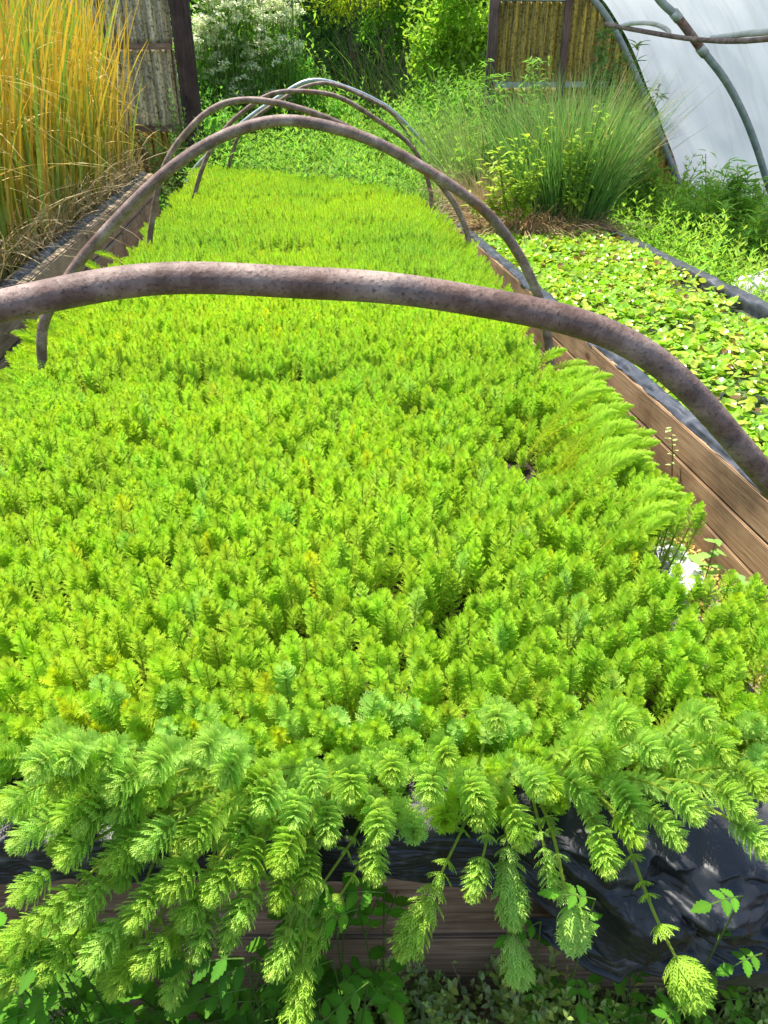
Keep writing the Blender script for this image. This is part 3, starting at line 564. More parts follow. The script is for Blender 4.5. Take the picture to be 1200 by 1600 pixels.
# left bed
lb_ = thing('raised_bed', 'timber sleeper bed at the left edge, overgrown with tall yellowing reeds', 'raised bed', (-2, 2.2, 0))
for k, (z0, z1) in enumerate(((-.02, .19), (.196, .39), (.396, .59))):
    mb = MB(); box(mb, (-1.38+.006*k, 2.0, z0), (-1.27-.006*k, 8.35, z1), .008, .014); mb.obj('board', M['board_y2'], lb_)
mb = MB(); box(mb, (-3.4, 8.36, -.02), (-1.28, 8.46, .57), .008, .01); mb.obj('board', M['board_y2'], lb_)
def rim_liner(x_in, x_out, y0, y1, z, parent, seed, mat, drop_out=.05, n=260, amp=.012):
    """liner turned over a board: inside wall, top, short ragged flap outside"""
    sgn = 1 if x_out > x_in else -1; prof = [(x_in-sgn*.012, z-.12), (x_in-sgn*.008, z-.01), (x_in, z+.012), ((x_in+x_out)/2, z+.016), (x_out, z+.012), (x_out+sgn*.012, z-.004), (x_out+sgn*.016, z-drop_out)]
    pr = spline([(a, 0, b) for a, b in prof], 22); yy = np.linspace(y0, y1, n); P = np.zeros((22, n, 3)); v = np.linspace(0, 1, 22)[:, None]
    P[..., 0] = pr[:, 0:1] + (fbm(v*2, yy[None], 9, seed)-.5)*amp*1.6; P[..., 1] = yy[None] + (fbm(v*3, yy[None], 6, seed+1)-.5)*.01
    P[..., 2] = pr[:, 2:3] + (fbm(v*3, yy[None], 12, seed+2)-.45)*amp*1.8 - np.clip((v-.8)/.2, 0, 1)*drop_out*1.3*(noise(yy[None], v*0, 4, seed)-.35)
    mb = MB(); grid(mb, P); solid(mb.obj('liner', mat, parent, smooth=True), .0015)
rim_liner(-1.39, -1.34, 2.1, 8.3, .592, lb_, 5, M['liner_grey'], .01)
strip('bed_soil', -3.4, -1.38, 2.1, 8.35, .5, M['soil'], .05)

# right bed (pond of floating plants)
rb = thing('raised_bed', 'lined timber pond bed at right with pale sawn boards and floating round leaves', 'raised bed', (1.7, 3, 0))
for k, (z0, z1) in enumerate(((-.02, .3), (.305, .405), (.41, .515))):
    mb = MB(); box(mb, (1.215+.004*k, .6, z0), (1.262, 5.6, z1), .003, .0025); mb.obj('board', M['board_y'], rb)
mb = MB(); box(mb, (2.28, .9, -.02), (2.33, 5.4, .49), .005, .008); mb.obj('board', M['board_y2'], rb)
mb = MB(); box(mb, (1.27, 5.62, -.02), (2.3, 5.67, .49), .005, .008); mb.obj('board', M['board_x'], rb)
rim_liner(1.280, 1.243, .7, 5.6, .517, rb, 11, M['liner_grey'], .004, amp=.014)
rim_liner(.79, .855, .66, 7.3, .437, bed, 31, M['liner'], .05, amp=.014)
rim_liner(2.26, 2.325, .9, 5.5, .50, rb, 19, M['liner_grey'], .05, amp=.014)
strip('pond_water', 1.27, 2.28, .9, 5.6, .455, M['water'], .004)

# floating leaves
mb = MB(); N = 14000; x = U(1.29, 2.24, N); y = U(1.2, 5.35, N); dn = fbm(x, y, 3.2, 21); k = (dn > .36) | (rng.random(N) < .25)
k &= ~((x > 2.08) & (y < 3.6) & (dn < .6)); k &= ~((x < 1.36) & (y < 2.2) & (dn < .55)); x, y = x[k], y[k]; N = len(x)
zz = .472 + .05*fbm(x, y, 5, 8)*rng.random(N) + .012*rng.random(N); az = U(0, 6.28, N); el = U(-.4, .95, N)
d = np.c_[np.cos(az)*np.cos(el), np.sin(az)*np.cos(el), np.sin(el)]
cl = jit((.28, .50, .03), N, .35, .14); ye = rng.random(N) < .28; cl[ye] = jit((.5, .58, .07), ye.sum(), .15, .05); br = rng.random(N) < .05; cl[br] = jit((.2, .12, .03), br.sum())
put(mb, TL['rnd'], frames(d), np.c_[x, y, zz], U(.020, .047, N), cl)
N2 = 1500; i = rng.integers(0, N, N2); b = np.c_[x[i], y[i], np.full(N2, .46)]; blades(mb, b, np.c_[U(-.4, .4, N2), U(-.4, .4, N2), np.ones(N2)], np.zeros((N2, 3)), U(.03, .06, N2), .004, jit((.4, .5, .08), N2), 2)
tag(mb.obj('floating_leaves', M['gloss_leaf']), 'mat of small round yellow green leaves floating on the right hand pond', 'water plants', kind='stuff')

# ------------------------------------------------------------------ hoops
def hoop(pix, Y, r, mat, label, left, right, seg=20, n=150):
    pts = [aty(px, py, Y) for px, py in pix]; P = [np.array((a, Y, b)) for a, b in left] + pts + [np.array((a, Y, b)) for a, b in right]
    S_ = spline(P, n)
    for q in range(14): S_[1:-1] = .25*S_[:-2] + .5*S_[1:-1] + .25*S_[2:]
    q_ = np.arange(n)/n; S_ = S_ + np.c_[noise(q_, q_*0, 23, int(Y*7))-.5, noise(q_, q_*0, 19, int(Y*5))-.5, noise(q_, q_*0, 27, int(Y*9))-.5]*.0045
    mb = MB(); tube(mb, S_, r*(1+.05*(noise(q_, q_*0, 40, 3)-.5)), seg); o = mb.obj('pipe_hoop', mat, smooth=True)
    return tag(o, label, 'hoop', 'pipe hoops arching over the middle bed')
hoop([(-200, 545), (-100, 505), (0, 476), (100, 455), (200, 438), (330, 434), (450, 439), (600, 448), (750, 472), (880, 496), (960, 522), (1030, 563), (1090, 622), (1150, 692), (1200, 750), (1250, 812), (1300, 880)], .84, .0172, M['rust'],
     'nearest thick rusty pipe hoop crossing the whole width in the foreground', [(-1.04, -.05), (-1.03, .45), (-.95, .8)], [(.93, .4), (.98, -.05)], 28, 240)
hoop([(65, 508), (85, 470), (118, 415), (180, 345), (250, 275), (330, 220), (400, 192), (460, 187), (510, 195), (580, 218), (650, 255), (720, 300), (770, 340), (805, 385), (830, 430), (848, 480), (858, 540)], 2.6, .0172, M['rust_pale'],
     'second rusty pipe hoop from the camera, its right foot beside the pond bed', [(-.9, -.05), (-.88, .5)], [(1.0, .3), (1.0, -.05)])
hoop([(235, 366), (240, 330), (250, 280), (265, 240), (280, 220), (320, 176), (360, 158), (400, 156), (460, 166), (520, 188), (592, 224), (660, 260), (704, 308), (728, 356)], 4.6, .017, M['rust_pale'],
     'third pipe hoop, low left shoulder in front of the dark wooden post', [(-.84, -.05), (-.83, .4)], [(1.12, .5), (1.14, -.05)])
hoop([(312, 276), (332, 228), (368, 184), (412, 152), (440, 143), (504, 145), (540, 156), (584, 184), (624, 212), (652, 240), (674, 300)], 6.4, .017, M['rust_pale'],
     'fourth pipe hoop, thin and flat topped beneath the two farthest', [(-.82, -.05), (-.81, .3)], [(1.2, .5), (1.22, -.05)])
hoop([(364, 236), (384, 196), (452, 148), (480, 134), (512, 129), (560, 147), (608, 172), (632, 202), (656, 250)], 8.2, .017, M['rust_pale'],
     'fifth pipe hoop, dark brown and just under the shiny galvanised one', [(-.62, -.05), (-.6, .4)], [(1.36, .5), (1.38, -.05)])
hoop([(300, 268), (376, 194), (440, 149), (472, 129), (504, 125), (560, 144), (608, 169), (648, 208), (674, 240)], 8.5, .02, M['galv'],
     'farthest pipe hoop, shiny galvanised steel', [(-1.0, -.05), (-.98, .4)], [(1.56, .55), (1.6, -.05)])

# ------------------------------------------------------------------ corrugated end walls
def corr(parent, poly_top, x0, x1, z0, z1, Y, mat, pitch=.115, slope=0, amp=.022):
    """corrugated sheet in the plane Y; poly_top(x) limits its top edge"""
    nx = max(8, int((x1-x0)/pitch*10)); xs = np.linspace(x0, x1, nx); nz = 24; t = np.linspace(0, 1, nz)[None]
    top = np.minimum(z1, poly_top(xs))[:, None]; z = z0 + (top-z0)*t; ph = 2*math.pi*xs/pitch
    y = np.broadcast_to((Y + amp*np.sin(ph))[:, None], z.shape); P = np.stack([np.broadcast_to(xs[:, None], z.shape) + slope*(z-z0), y, z], -1)
    val = np.broadcast_to((.5+.5*np.sin(ph))[:, None], z.shape).ravel()
    mb = MB(); grid(mb, P); o = mb.obj('corrugated_sheet', mat, parent, smooth=True, extra=val); solid(o, .003)
YE = 9.8
wl = thing('corrugated_wall', 'pale corrugated plastic end wall with dark post behind the tall reeds', 'wall', (-1.6, YE, 0))
inf = lambda x: x*0+9
corr(wl, inf, -4.6, -1.83, .06, 3.2, YE, M['corr_pale']); corr(wl, inf, -1.8, -1.09, 1.72, 3.2, YE, M['corr_pale']); corr(wl, inf, -1.8, -1.09, .92, 1.68, YE+.01, M['corr_pale']); corr(wl, inf, -1.8, -1.09, .04, .88, YE+.02, M['corr_yellow'])
for z in (1.70, .90):
    mb = MB(); box(mb, (-4.6, YE-.065, z-.03), (-1.10, YE-.028, z+.03), .004, .006); mb.obj('rail', M['board_x'], wl)
mb = MB(); box(mb, (-1.84, YE-.085, -.1), (-1.77, YE-.068, 3.2), .003, .004); mb.obj('post', M['post2'], wl)
mb = MB(); box(mb, (-1.07, YE-.14, -.1), (-.87, YE+.05, 3.3), .006, .01); mb.obj('post', M['post'], wl)
wr = thing('corrugated_wall', 'yellow stained corrugated plastic end wall cut by the curve of the tunnel', 'wall', (3, YE, 0))
prof = [(5.34, -.1), (5.2, .07), (4.76, .73), (4.33, 1.38), (3.98, 1.85), (3.66, 2.17), (3.25, 2.45), (2.75, 2.7)]
px_, pz_ = np.array(prof)[::-1].T; topf = lambda x: np.interp(x, px_, pz_)-.05
corr(wr, topf, 2.52, 3.30, 1.34, 2.14, YE, M['corr_yellow']); corr(wr, topf, 3.36, 5.2, .1, 3, YE, M['corr_yellow']); corr(wr, topf, 2.52, 3.30, .05, 1.30, YE+.01, M['corr_yellow']); corr(wr, topf, 2.52, 3.30, 2.21, 3, YE+.01, M['corr_yellow'])
for (x0, x1) in ((2.42, 2.53), (3.29, 3.37)):
    mb = MB(); box(mb, (x0, YE-.08, -.1), (x1, YE-.03, float(topf(x0))), .005, .008); mb.obj('post', M['post2'], wr)
for z, x0, x1 in ((2.175, 2.54, 3.28), (1.33, 2.54, 3.28), (1.33, 3.38, 4.0)):
    mb = MB(); box(mb, (x0, YE-.075, z-.03), (x1, YE-.035, z+.03), .004, .005); mb.obj('rail', M['greypipe'], wr)

# ------------------------------------------------------------------ plastic tunnel at the right
gh = thing('plastic_tunnel', 'curved white plastic film side of the greenhouse tunnel with grey pipe rib', 'greenhouse', (5, 7, 0))
pr = spline([(a, 0, b) for a, b in prof], 70); ys = np.linspace(1.5, YE+.02, 150); v = np.linspace(0, 1, 70)[:, None]
P = np.zeros((70, 150, 3)); nrm = np.gradient(pr, axis=0); nx_ = unit(np.stack([nrm[:, 2], nrm[:, 1]*0, -nrm[:, 0]], -1))
rib = (ys - 7.2) % 1.9/1.9; sag = .07*np.sin(math.pi*rib)[None]*np.sin(math.pi*np.clip(v*1.1, 0, 1)) + .025*(fbm(v*4, ys[None], 1.2, 4)-.5) + .018*(1-np.abs(2*fbm(v*2+ys[None]*.3, ys[None]*.7-v*2, 2.2, 9, 2)-1)*2)
P[..., 0] = pr[:, 0:1] + nx_[:, 0:1]*sag; P[..., 1] = ys[None]; P[..., 2] = pr[:, 2:3] + nx_[:, 2:3]*sag
mb = MB(); grid(mb, P); mb.obj('plastic_film', M['film'], gh, smooth=True)
def pipe(pix, Y, r, mat, name, pre=(), post=(), seg=14, n=60):
    Ys = Y if hasattr(Y, '__len__') else [Y]*len(pix); Pp = [np.array(q, float) for q in pre] + [aty(px, py, yy) for (px, py), yy in zip(pix, Ys)] + [np.array(q, float) for q in post]
    mb = MB(); tube(mb, spline(Pp, n), r, seg); return mb.obj(name, mat, gh, smooth=True)
A0 = (1031, 0)
pipe([(1005, -40), (1031, 0), (1056, 24)], 7.1, .031, M['greypipe'], 'pipe_rib', pre=[(2.9, 7.1, 2.3)])
pipe([(1055, 22), (1075, 48), (1098, 80)], 7.1, .035, M['rust'], 'pipe_coupling')
pipe([(1096, 77), (1133, 125), (1162, 179), (1183, 233), (1200, 288)], 7.1, .031, M['greypipe'], 'pipe_rib', post=[(4.75, 7.1, .3), (4.95, 7.1, -.05)])
for c in ((1056, 24), (1097, 79)):
    a = aty(c[0]-4, c[1]-5, 7.1); b = aty(c[0]+5, c[1]+6, 7.1); mb = MB(); tube(mb, np.array([a, b]), .0395, 16); mb.obj('clamp', M['galv'], gh, smooth=True)
pipe([(946, 38), (1000, 48), (1065, 59), (1120, 64), (1160, 64), (1200, 61)], [7.9, 7.5, 7.0, 6.6, 6.2, 5.8], .019, M['rust'], 'purlin', post=[(4.3, 4.6, 1.75)])
pipe([(1112, 60), (1150, 55), (1180, 51), (1200, 50)], [6.75, 6.4, 6.1, 5.9], .022, M['pvc'], 'hose', post=[(4.4, 4.8, 1.8)])
pipe([(968, 42), (985, 37), (1010, 36), (1030, 40), (1044, 48), (1046, 56)], [7.75, 7.6, 7.4, 7.3, 7.2, 7.15], .018, M['pvc'], 'hose')
mb = MB(); e = np.array([(a-.02, YE-.02, b-.02) for a, b in prof]); tube(mb, spline(e, 80), .035, 10); mb.obj('end_pipe', M['greypipe'], gh, smooth=True)

# ------------------------------------------------------------------ reeds in the left bed
mb = MB(); N = 4600; x = -1.47 - 1.5*U(0, 1, N)**1.2; y = U(2.9, 8.3, N); base = np.c_[x, y, np.full(N, .5)]
lean = np.c_[U(-.16, .16, N)+.0, U(-.2, .12, N), np.ones(N)]; L = U(.9, 1.95, N)*(1+.12*(fbm(x, y, 1.5, 2)-.5)); bend = np.c_[rng.normal(0, .10, N)+.03, rng.normal(0, .10, N), -np.abs(rng.normal(0, .09, N))]
c0 = jit((.2, .27, .04), N, .3, .15); ty = rng.random(N); c1 = np.where((ty < .66)[:, None], jit((.86, .56, .04), N, .25, .1), jit((.3, .45, .04), N, .3))
c0 = np.where((ty < .3)[:, None], jit((.55, .4, .1), N, .25), c0)
blades(mb, base, lean, bend, L, U(.010, .023, N), c0, 7, c1)
# dry bent straw low down and spilling over the boards
N = 3000; x = -1.42 - .7*U(0, 1, N)**1.3; y = U(2.6, 8.3, N); base = np.c_[x, y, U(.5, .62, N)]
d = np.c_[rng.normal(-.05, .3, N), rng.normal(0, .4, N), U(.35, 1.1, N)]; bend = np.c_[rng.normal(.0, .3, N), rng.normal(0, .3, N), -U(.2, .9, N)]
blades(mb, base, d, bend, U(.25, .7, N), U(.004, .009, N), jit((.46, .33, .15), N, .3), 6, jit((.6, .46, .24), N, .3))
N = 900; x = -1.45 - 1.1*U(0, 1, N); y = U(3, 8.3, N); a = U(0, 6.28, N); r_ = U(.3, .9, N)   # arching broken leaves
blades(mb, np.c_[x, y, U(.9, 1.6, N)], np.c_[np.cos(a)*.6+.15, np.sin(a)*.6, np.ones(N)*.7], np.c_[np.cos(a)*.5, np.sin(a)*.5, -r_*1.4], U(.25, .6, N), U(.006, .011, N), jit((.68, .45, .08), N, .3), 7, jit((.72, .55, .2), N, .3))
tag(mb.obj('reeds', M['straw']), 'tall stand of yellowing reeds with dry straw at its foot in the left bed', 'reeds', kind='stuff')

# ------------------------------------------------------------------ herbs
def herb_mesh(h, tm='lance', ll=.07, col=(.13, .3, .035), step=.045, pairs=2, stemcol=(.2, .3, .06), r=.0025, droop=.25, lean=.12, mat='leaf', topshrink=.45, wsc=1.0, branch=0, tipcol=None, start=.15):
    mb = MB()
    def one(p0, d, H, sc):
        a = U(0, 6.28); P = bezier(p0, p0+d*H*.35, p0+d*H*.7+np.array((math.cos(a), math.sin(a), 0))*lean*H*.5, p0+d*H+np.array((math.cos(a), math.sin(a), 0))*lean*H, 8)
        tube(mb, P, np.linspace(r*sc, r*.4*sc, 8), 4, stemcol, cap=False); z = start; k = 0; nn = max(2, int(H*(1-start)/step))
        for j in range(nn):
            t = start + (1-start)*j/(nn-1); p = np.array([np.interp(t, np.linspace(0, 1, 8), P[:, i]) for i in range(3)]); a0 = k*1.57/(pairs/2) + U(-.3, .3); k += 1; m = pairs
            aa = a0 + np.arange(m)*2*math.pi/m + U(-.2, .2, m); el = math.radians(20+50*t) - droop*U(.3, 1.2, m)
            dr = np.c_[np.cos(aa)*np.cos(el), np.sin(aa)*np.cos(el), np.sin(el)]; ln = ll*sc*(1-(1-topshrink)*t**1.5)*U(.75, 1.15, m)
            cc = np.array(col) if tipcol is None else np.array(col)*(1-t**2)+np.array(tipcol)*t**2
            put(mb, TL[tm], frames(dr), np.repeat(p[None], m, 0), ln, jit(cc, m, .2, .08), wsc)
    one(np.zeros(3), unit(np.array((U(-.1, .1), U(-.1, .1), 1.))), h, 1)
    for b in range(branch):
        a = U(0, 6.28); one(np.array((0, 0, h*U(.1, .55))), unit(np.array((math.cos(a)*.6, math.sin(a)*.6, 1.))), h*U(.35, .6), .8)
    return mb.mesh('herb', M[mat])
def scatter_plants(name, label, cat, P, variants, smin=.7, smax=1.2, tilt=.2, tint=(1, 1, 1), tv=.25, sc=None):
    n = len(P); a = U(0, 6.28, n); s = U(smin, smax, n) if sc is None else sc
    o = scatter(name, P, euler_tilt(a, np.abs(rng.normal(0, tilt, n)), U(0, 6.28, n)), s, rng.integers(0, len(variants), n), np.array(tint)[None]*(1+U(-tv, tv, (n, 1)))*(1+U(-.08, .08, (n, 3))), variants)
    return tag(o, label, cat, kind='stuff')
bankV = [src(herb_mesh(U(.35, .6), 'lance', U(.10, .14), (.2, .44, .04), .06, 3, mat='leaf_i', tipcol=(.32, .52, .07), branch=1, droop=.35)) for k in range(4)] + \
        [src(herb_mesh(U(.3, .45), 'wide', U(.10, .14), (.15, .36, .04), .06, 2, mat='leaf_i', branch=2, tipcol=(.22, .42, .06), droop=.4)) for k in range(3)] + \
        [src(herb_mesh(U(.3, .4), 'oval', .07, (.18, .42, .04), .04, 3, mat='leaf_i', branch=3, tipcol=(.3, .48, .08))) for k in range(2)]
# weed bank beyond the middle bed
P = []
N = 2300; x = U(-1.0, 2.6, N); y = U(6.6, 12.6, N); k = (y > far_edge(x)-.15) & (x < 2.3+.0*y); x, y = x[k], y[k]
hz = .32 + .32*np.clip((y-7)/4, 0, 1.1) + .25*(fbm(x, y, 1.2, 5)-.5) + .2*np.clip(x-1, 0, 1)
for lay in range(2): P.append(np.c_[x + U(-.05, .05, len(x)), y + U(-.05, .05, len(x)), hz*U(.0, 1, len(x))])
P = np.concatenate(P)
scatter_plants('weed_bank', 'tangled bank of bright leafy weeds beyond the far end of the bed', 'weeds', P, bankV, .7, 1.15, .25)
# pale grassy fringe right behind the bed
mb = MB(); N = 2000; x = U(-.6, 1.9, N); y = far_edge(x) + U(-.1, .8, N); blades(mb, np.c_[x, y, U(.3, .5, N)], np.c_[U(-.3, .3, N), U(-.3, .3, N), np.ones(N)], np.c_[U(-.3, .3, N), U(-.3, .3, N), -U(0, .4, N)], U(.12, .3, N), .008, jit((.3, .46, .1), N, .25), 3, jit((.42, .55, .2), N, .2))
tag(mb.obj('grass_fringe', M['leaf']), 'light green grass tufts just behind the far end of the bed', 'grass', kind='stuff')
def crown(mb, c, r, n, ll, col, clumps=26, tm='small', v=.35):
    c = np.array(c, float); r = np.array(r, float); q = unit(rng.normal(0, 1, (clumps, 3)))*U(.35, 1, (clumps, 1)); cc = c + q*r
    i = rng.integers(0, clumps, n); p = cc[i] + rng.normal(0, .19, (n, 3))*r; d = unit(rng.normal(0, 1, (n, 3)) + np.array((0, -.1, -.35)))
    tone = U(.7, 1.25, clumps)[i][:, None]; put(mb, TL[tm], frames(d), p, ll*U(.6, 1.3, n), jit(col, n, v)*tone)
def tree(name, label, base, top, c, r, n, ll, col, tr=.07, grp=None, barkc='post2', limbs=7, tm='small'):
    t = thing(name, label, 'tree' if 'tree' in name else 'shrub', base, grp); mb = MB(); b = np.array(base, float); tp = np.array(top, float)
    trunk = spline([b, b*.6+tp*.4+U(-.1, .1, 3), tp], 14); tube(mb, trunk, np.linspace(tr, tr*.4, 14), 8)
    for k in range(limbs):
        s = trunk[rng.integers(5, 14)]; e = np.array(c)+unit(rng.normal(0, 1, 3))*np.array(r)*.75; tube(mb, spline([s, s*.5+e*.5+(0, 0, .1), e], 8), np.linspace(tr*.45, tr*.12, 8), 5)
    mb.obj('trunk', M[barkc], t, smooth=True); mb = MB(); crown(mb, c, r, n, ll, col, tm=tm); mb.obj('crown', M['far_leaf'] if name == 'tree' else M['leaf'], t); return t
c = aty(690, 190, 10.2); tree('leafy_shrub', 'bushy bright green shrub low beside the right hand wooden post', (c[0], 10.2, 0), (c[0], 10.2, .7), (c[0]+.05, 10.3, .8), (.55, .4, .65), 4600, .10, (.24, .48, .06), .02, tm='lance')
c = aty(470, 150, 10.9); tree('leafy_shrub', 'loose green bush right of the white flowering plant behind the hoops', (c[0], 10.9, 0), (c[0], 10.9, .7), (c[0], 10.9, .85), (.6, .35, .6), 4200, .10, (.2, .44, .05), .02, tm='lance')
c = aty(345, 190, 9.9); tree('leafy_shrub', 'low green bush below the white flowering plant', (c[0], 9.9, 0), (c[0], 9.9, .5), (c[0], 9.9, .62), (.55, .35, .5), 4200, .09, (.18, .42, .06), .02, tm='wide')
# single tall weeds standing up from it
tallM = [herb_mesh(U(.9, 1.2), 'lance', .11, (.2, .42, .07), .05, 3, tipcol=(.3, .5, .14), droop=.1, r=.006) for k in range(3)]
for px, py, Y in ((545, 125, 9.9), (512, 110, 10.2), (600, 135, 9.8), (480, 128, 10), (660, 150, 9.7), (690, 132, 9.9), (622, 168, 9.3), (440, 140, 9.8), (400, 150, 9.9), (712, 160, 9.4), (340, 155, 9.7), (570, 140, 10.1)):
    t = aty(px, py, Y); me = tallM[rng.integers(0, 3)]; o = link_mesh('tall_weed', me); hh = max(v.co.z for v in me.vertices); o.location = (t[0], t[1], max(0, t[2]-hh*.95)); o.rotation_euler = (0, 0, U(0, 6)); o.scale = (1, 1, 1)
    tag(o, 'leafy upright weed standing above the weed bank behind the pipe hoops', 'weed', 'tall weeds standing above the bank')

# woodland behind
mb = MB(); N = 26000; x = U(-14, 16, N); y = U(15.5, 20.5, N); z = U(0, 1, N)*6.5; k = fbm(x+y*.3, z*1.3, .9, 3) > .38; x, y, z = x[k], y[k], z[k]; N = len(x)
put(mb, TL['small'], frames(unit(rng.normal(0, 1, (N, 3)))), np.c_[x, y, z], U(.12, .3, N), jit((.02, .055, .01), N, .5))
tag(mb.obj('woodland', M['far_leaf']), 'dark mass of woodland foliage far behind the garden', 'woodland', kind='stuff')
tree('tree', 'added dark tree, crown out of view, shading the hollow behind the hoops', (2.2, 15.2, 0), (2.3, 14.6, 3.4), (2.2, 14.4, 4.2), (2.8, 1.6, 1.1), 9000, .13, (.04, .1, .014), .12)  # tree added with its crown above the view to shade the hollow
tree('tree', 'deep green tree rising behind the white flowering bush', (-1.2, 14.5, 0), (-1.0, 14.3, 2.6), (-.6, 14.3, 2.9), (1.8, 1.2, 1.4), 9000, .12, (.07, .18, .02), .09)
c = aty(700, 60, 11.2); tree('leafy_shrub', 'bright yellow green shrub leaning in beside the right hand wooden post', (c[0]+.1, 11.2, 0), (c[0], 11.2, 1.2), (c[0]-.02, 11.2, 1.75), (.55, .45, .9), 4600, .085, (.34, .55, .05), .02, tm='oval')
c = aty(545, 20, 11.9); tree('yellow_sapling', 'yellow green sapling top hanging into the dark hollow', (c[0]+.2, 12.2, 0), (c[0], 11.9, 1.8), (c[0], 11.9, 2.35), (.65, .35, .32), 1500, .075, (.42, .52, .03), .02)
c = aty(620, 15, 12.3); tree('leafy_shrub', 'mid green shrub high above the dead canes', (c[0]+.2, 12.6, 0), (c[0], 12.4, 1.8), (c[0], 12.3, 2.25), (.6, .35, .6), 2600, .09, (.16, .36, .03), .02)
# white flowering bush
fl = thing('white_flowering_plant', 'tall white flowering plant with frothy flower heads beyond the left post', 'plant', (-.2, 11.2, 0)); mb = MB(); mf = MB(); ms_ = MB()
for px, py in [(U(298, 470), -25 + 205*U(0, 1)**1.3) for k in range(330)]:
    if px > 400 and py < 0 and rng.random() < .3: continue
    if (px-430) - (130-py)*.2 > 25 + 25*math.sin(py*.09): continue
    Y = U(10.7, 11.35); t = aty(px, py, Y); s = U(.05, .10)
    tube(ms_, spline([(t[0]+U(-.15, .15), Y+.1, .1), (t[0]+U(-.05, .05), Y, t[2]*.6), t-np.array((0, 0, .05))], 6), .004, 4, (.2, .3, .08))
    n = 50; a = U(0, 6.28, n); rr = np.sqrt(rng.random(n))*s; clu = np.round(a/1.05)*1.05; p = t + np.c_[np.cos(a)*rr, np.sin(a)*rr, .045*(1-(rr/s)**2)+U(-.008, .008, n)]
    put(mf, TL['small'], frames(unit(rng.normal(0, 1, (n, 3))*np.array((1, 1, .5)))), p, U(.026, .05, n), jit((.85, .88, .6), n, .1), 1.6)
    for q in range(2): e = p[rng.integers(0, n)]; tube(ms_, np.array([t-np.array((0, 0, .06)), e]), .0025, 3, (.3, .42, .12), cap=False)
mf.obj('flower_heads', M['petal'], fl); ms_.obj('stem', M['leaf'], fl)
c1 = aty(365, 70, 11.4); crown(mb, (c1[0], 11.4, 1.45), (.95, .4, .9), 8000, .09, (.26, .5, .06), 90); crown(mb, (c1[0]-.2, 11.0, .9), (.9, .4, .55), 5600, .09, (.19, .43, .06), 60); mb.obj('foliage', M['leaf'], fl)
# dead canes and dark grass in the hollow
mb = MB(); N = 120; b = np.array([aty(U(545, 660), 165, 12.2) for k in range(N)]); b[:, 2] = .1; b[:, 1] = U(11.7, 12.8, N)
blades(mb, b, np.c_[U(-.3, .12, N), U(-.1, .1, N), np.ones(N)], np.c_[U(-.2, .2, N), U(-.1, .1, N), U(-.3, 0, N)], U(1.2, 2.4, N), U(.012, .03, N), jit((.2, .13, .07), N, .35), 6)
tag(mb.obj('dead_canes', M['straw']), 'brown dead canes leaning in the dark hollow behind the hoops', 'canes', kind='stuff')
mb = MB(); N = 650; b = np.array([aty(U(575, 735), 165, 12.) for k in range(N)]); b[:, 2] = .1; b[:, 1] = U(11.6, 13.2, N)
blades(mb, b, np.c_[U(-.25, .25, N), U(-.2, .1, N), np.ones(N)], np.c_[U(-.4, .4, N), U(-.3, .1, N), -U(0, .6, N)], U(.9, 2.3, N), U(.012, .028, N), jit((.08, .19, .03), N, .35), 7, jit((.16, .3, .06), N, .3))
tag(mb.obj('tall_grass', M['leaf']), 'tall dark green grass in the shady hollow left of the right wall', 'grass', kind='stuff')
# mugwort by the left post
mg = [herb_mesh(U(.9, 1.1), 'lob', .11, (.1, .2, .055), .045, 3, tipcol=(.22, .34, .12), droop=.2, r=.006, branch=2) for k in range(3)]
for (px, py, Y, lab) in ((272, 140, 9.35, 'tall dark leaved mugwort rising in front of the dark wooden post'), (235, 190, 9.2, 'shorter mugwort at the foot of the pale corrugated wall'), (290, 205, 8.9, 'low mugwort between the dark post and the bed'), (262, 215, 8.9, 'grey green mugwort behind the corner of the reed bed')):
    t = aty(px, py, Y); me = mg[rng.integers(0, 3)]; hh = max(v.co.z for v in me.vertices); o = link_mesh('mugwort', me); s = t[2]/hh/.97; o.location = (t[0], Y, 0); o.scale = (max(.6, s),)*2+(s,); o.rotation_euler = (0, 0, U(0, 6)); tag(o, lab, 'plant', 'mugwort plants by the left wall')
P = np.c_[U(-1.5, -.75, 160), U(8.5, 9.6, 160), np.zeros(160)]
scatter_plants('weeds', 'low dark weeds around the foot of the dark wooden post', 'weeds', P, bankV, .5, .9, .3, (.6, .7, .9))

# ------------------------------------------------------------------ rushes and plants at the far end of the pond bed
rs = thing('rush_clump', 'big blue green rush clump with dead stems behind the pond leaves', 'plant', (2.0, 5.8, 0))
def tuft(n, cx, cy, rx, ry, z0, L, spread, colA, colB, w=.004, grav=(.0, .3), mbx=None, seg=6, fan=1.0):
    a = U(0, 6.28, n); q = np.sqrt(rng.random(n)); x = cx+np.cos(a)*q*rx; y = cy+np.sin(a)*q*ry
    d = np.c_[np.cos(a)*q*spread*fan+rng.normal(0, .11, n), np.sin(a)*q*spread+rng.normal(0, .1, n), np.ones(n)]
    bend = np.c_[np.cos(a)*q*U(0, .3, n)+rng.normal(0, .09, n), np.sin(a)*q*U(0, .3, n), -U(grav[0], grav[1], n)]
    blades(mbx, np.c_[x, y, np.full(n, z0)], d, bend, U(L[0], L[1], n), w, jit(colA, n, .25), seg, jit(colB, n, .25))
mb = MB(); tuft(2600, 2.08, 5.75, .32, .3, .42, (.5, 1.2), .16, (.09, .23, .05), (.2, .36, .10), .0075, mbx=mb); mb.obj('green_stems', M['leaf'], rs)
mb = MB(); tuft(300, 2.25, 5.85, .2, .25, .5, (.8, 1.2), .42, (.2, .26, .08), (.5, .42, .2), .006, mbx=mb); mb.obj('seed_stems', M['straw'], rs)
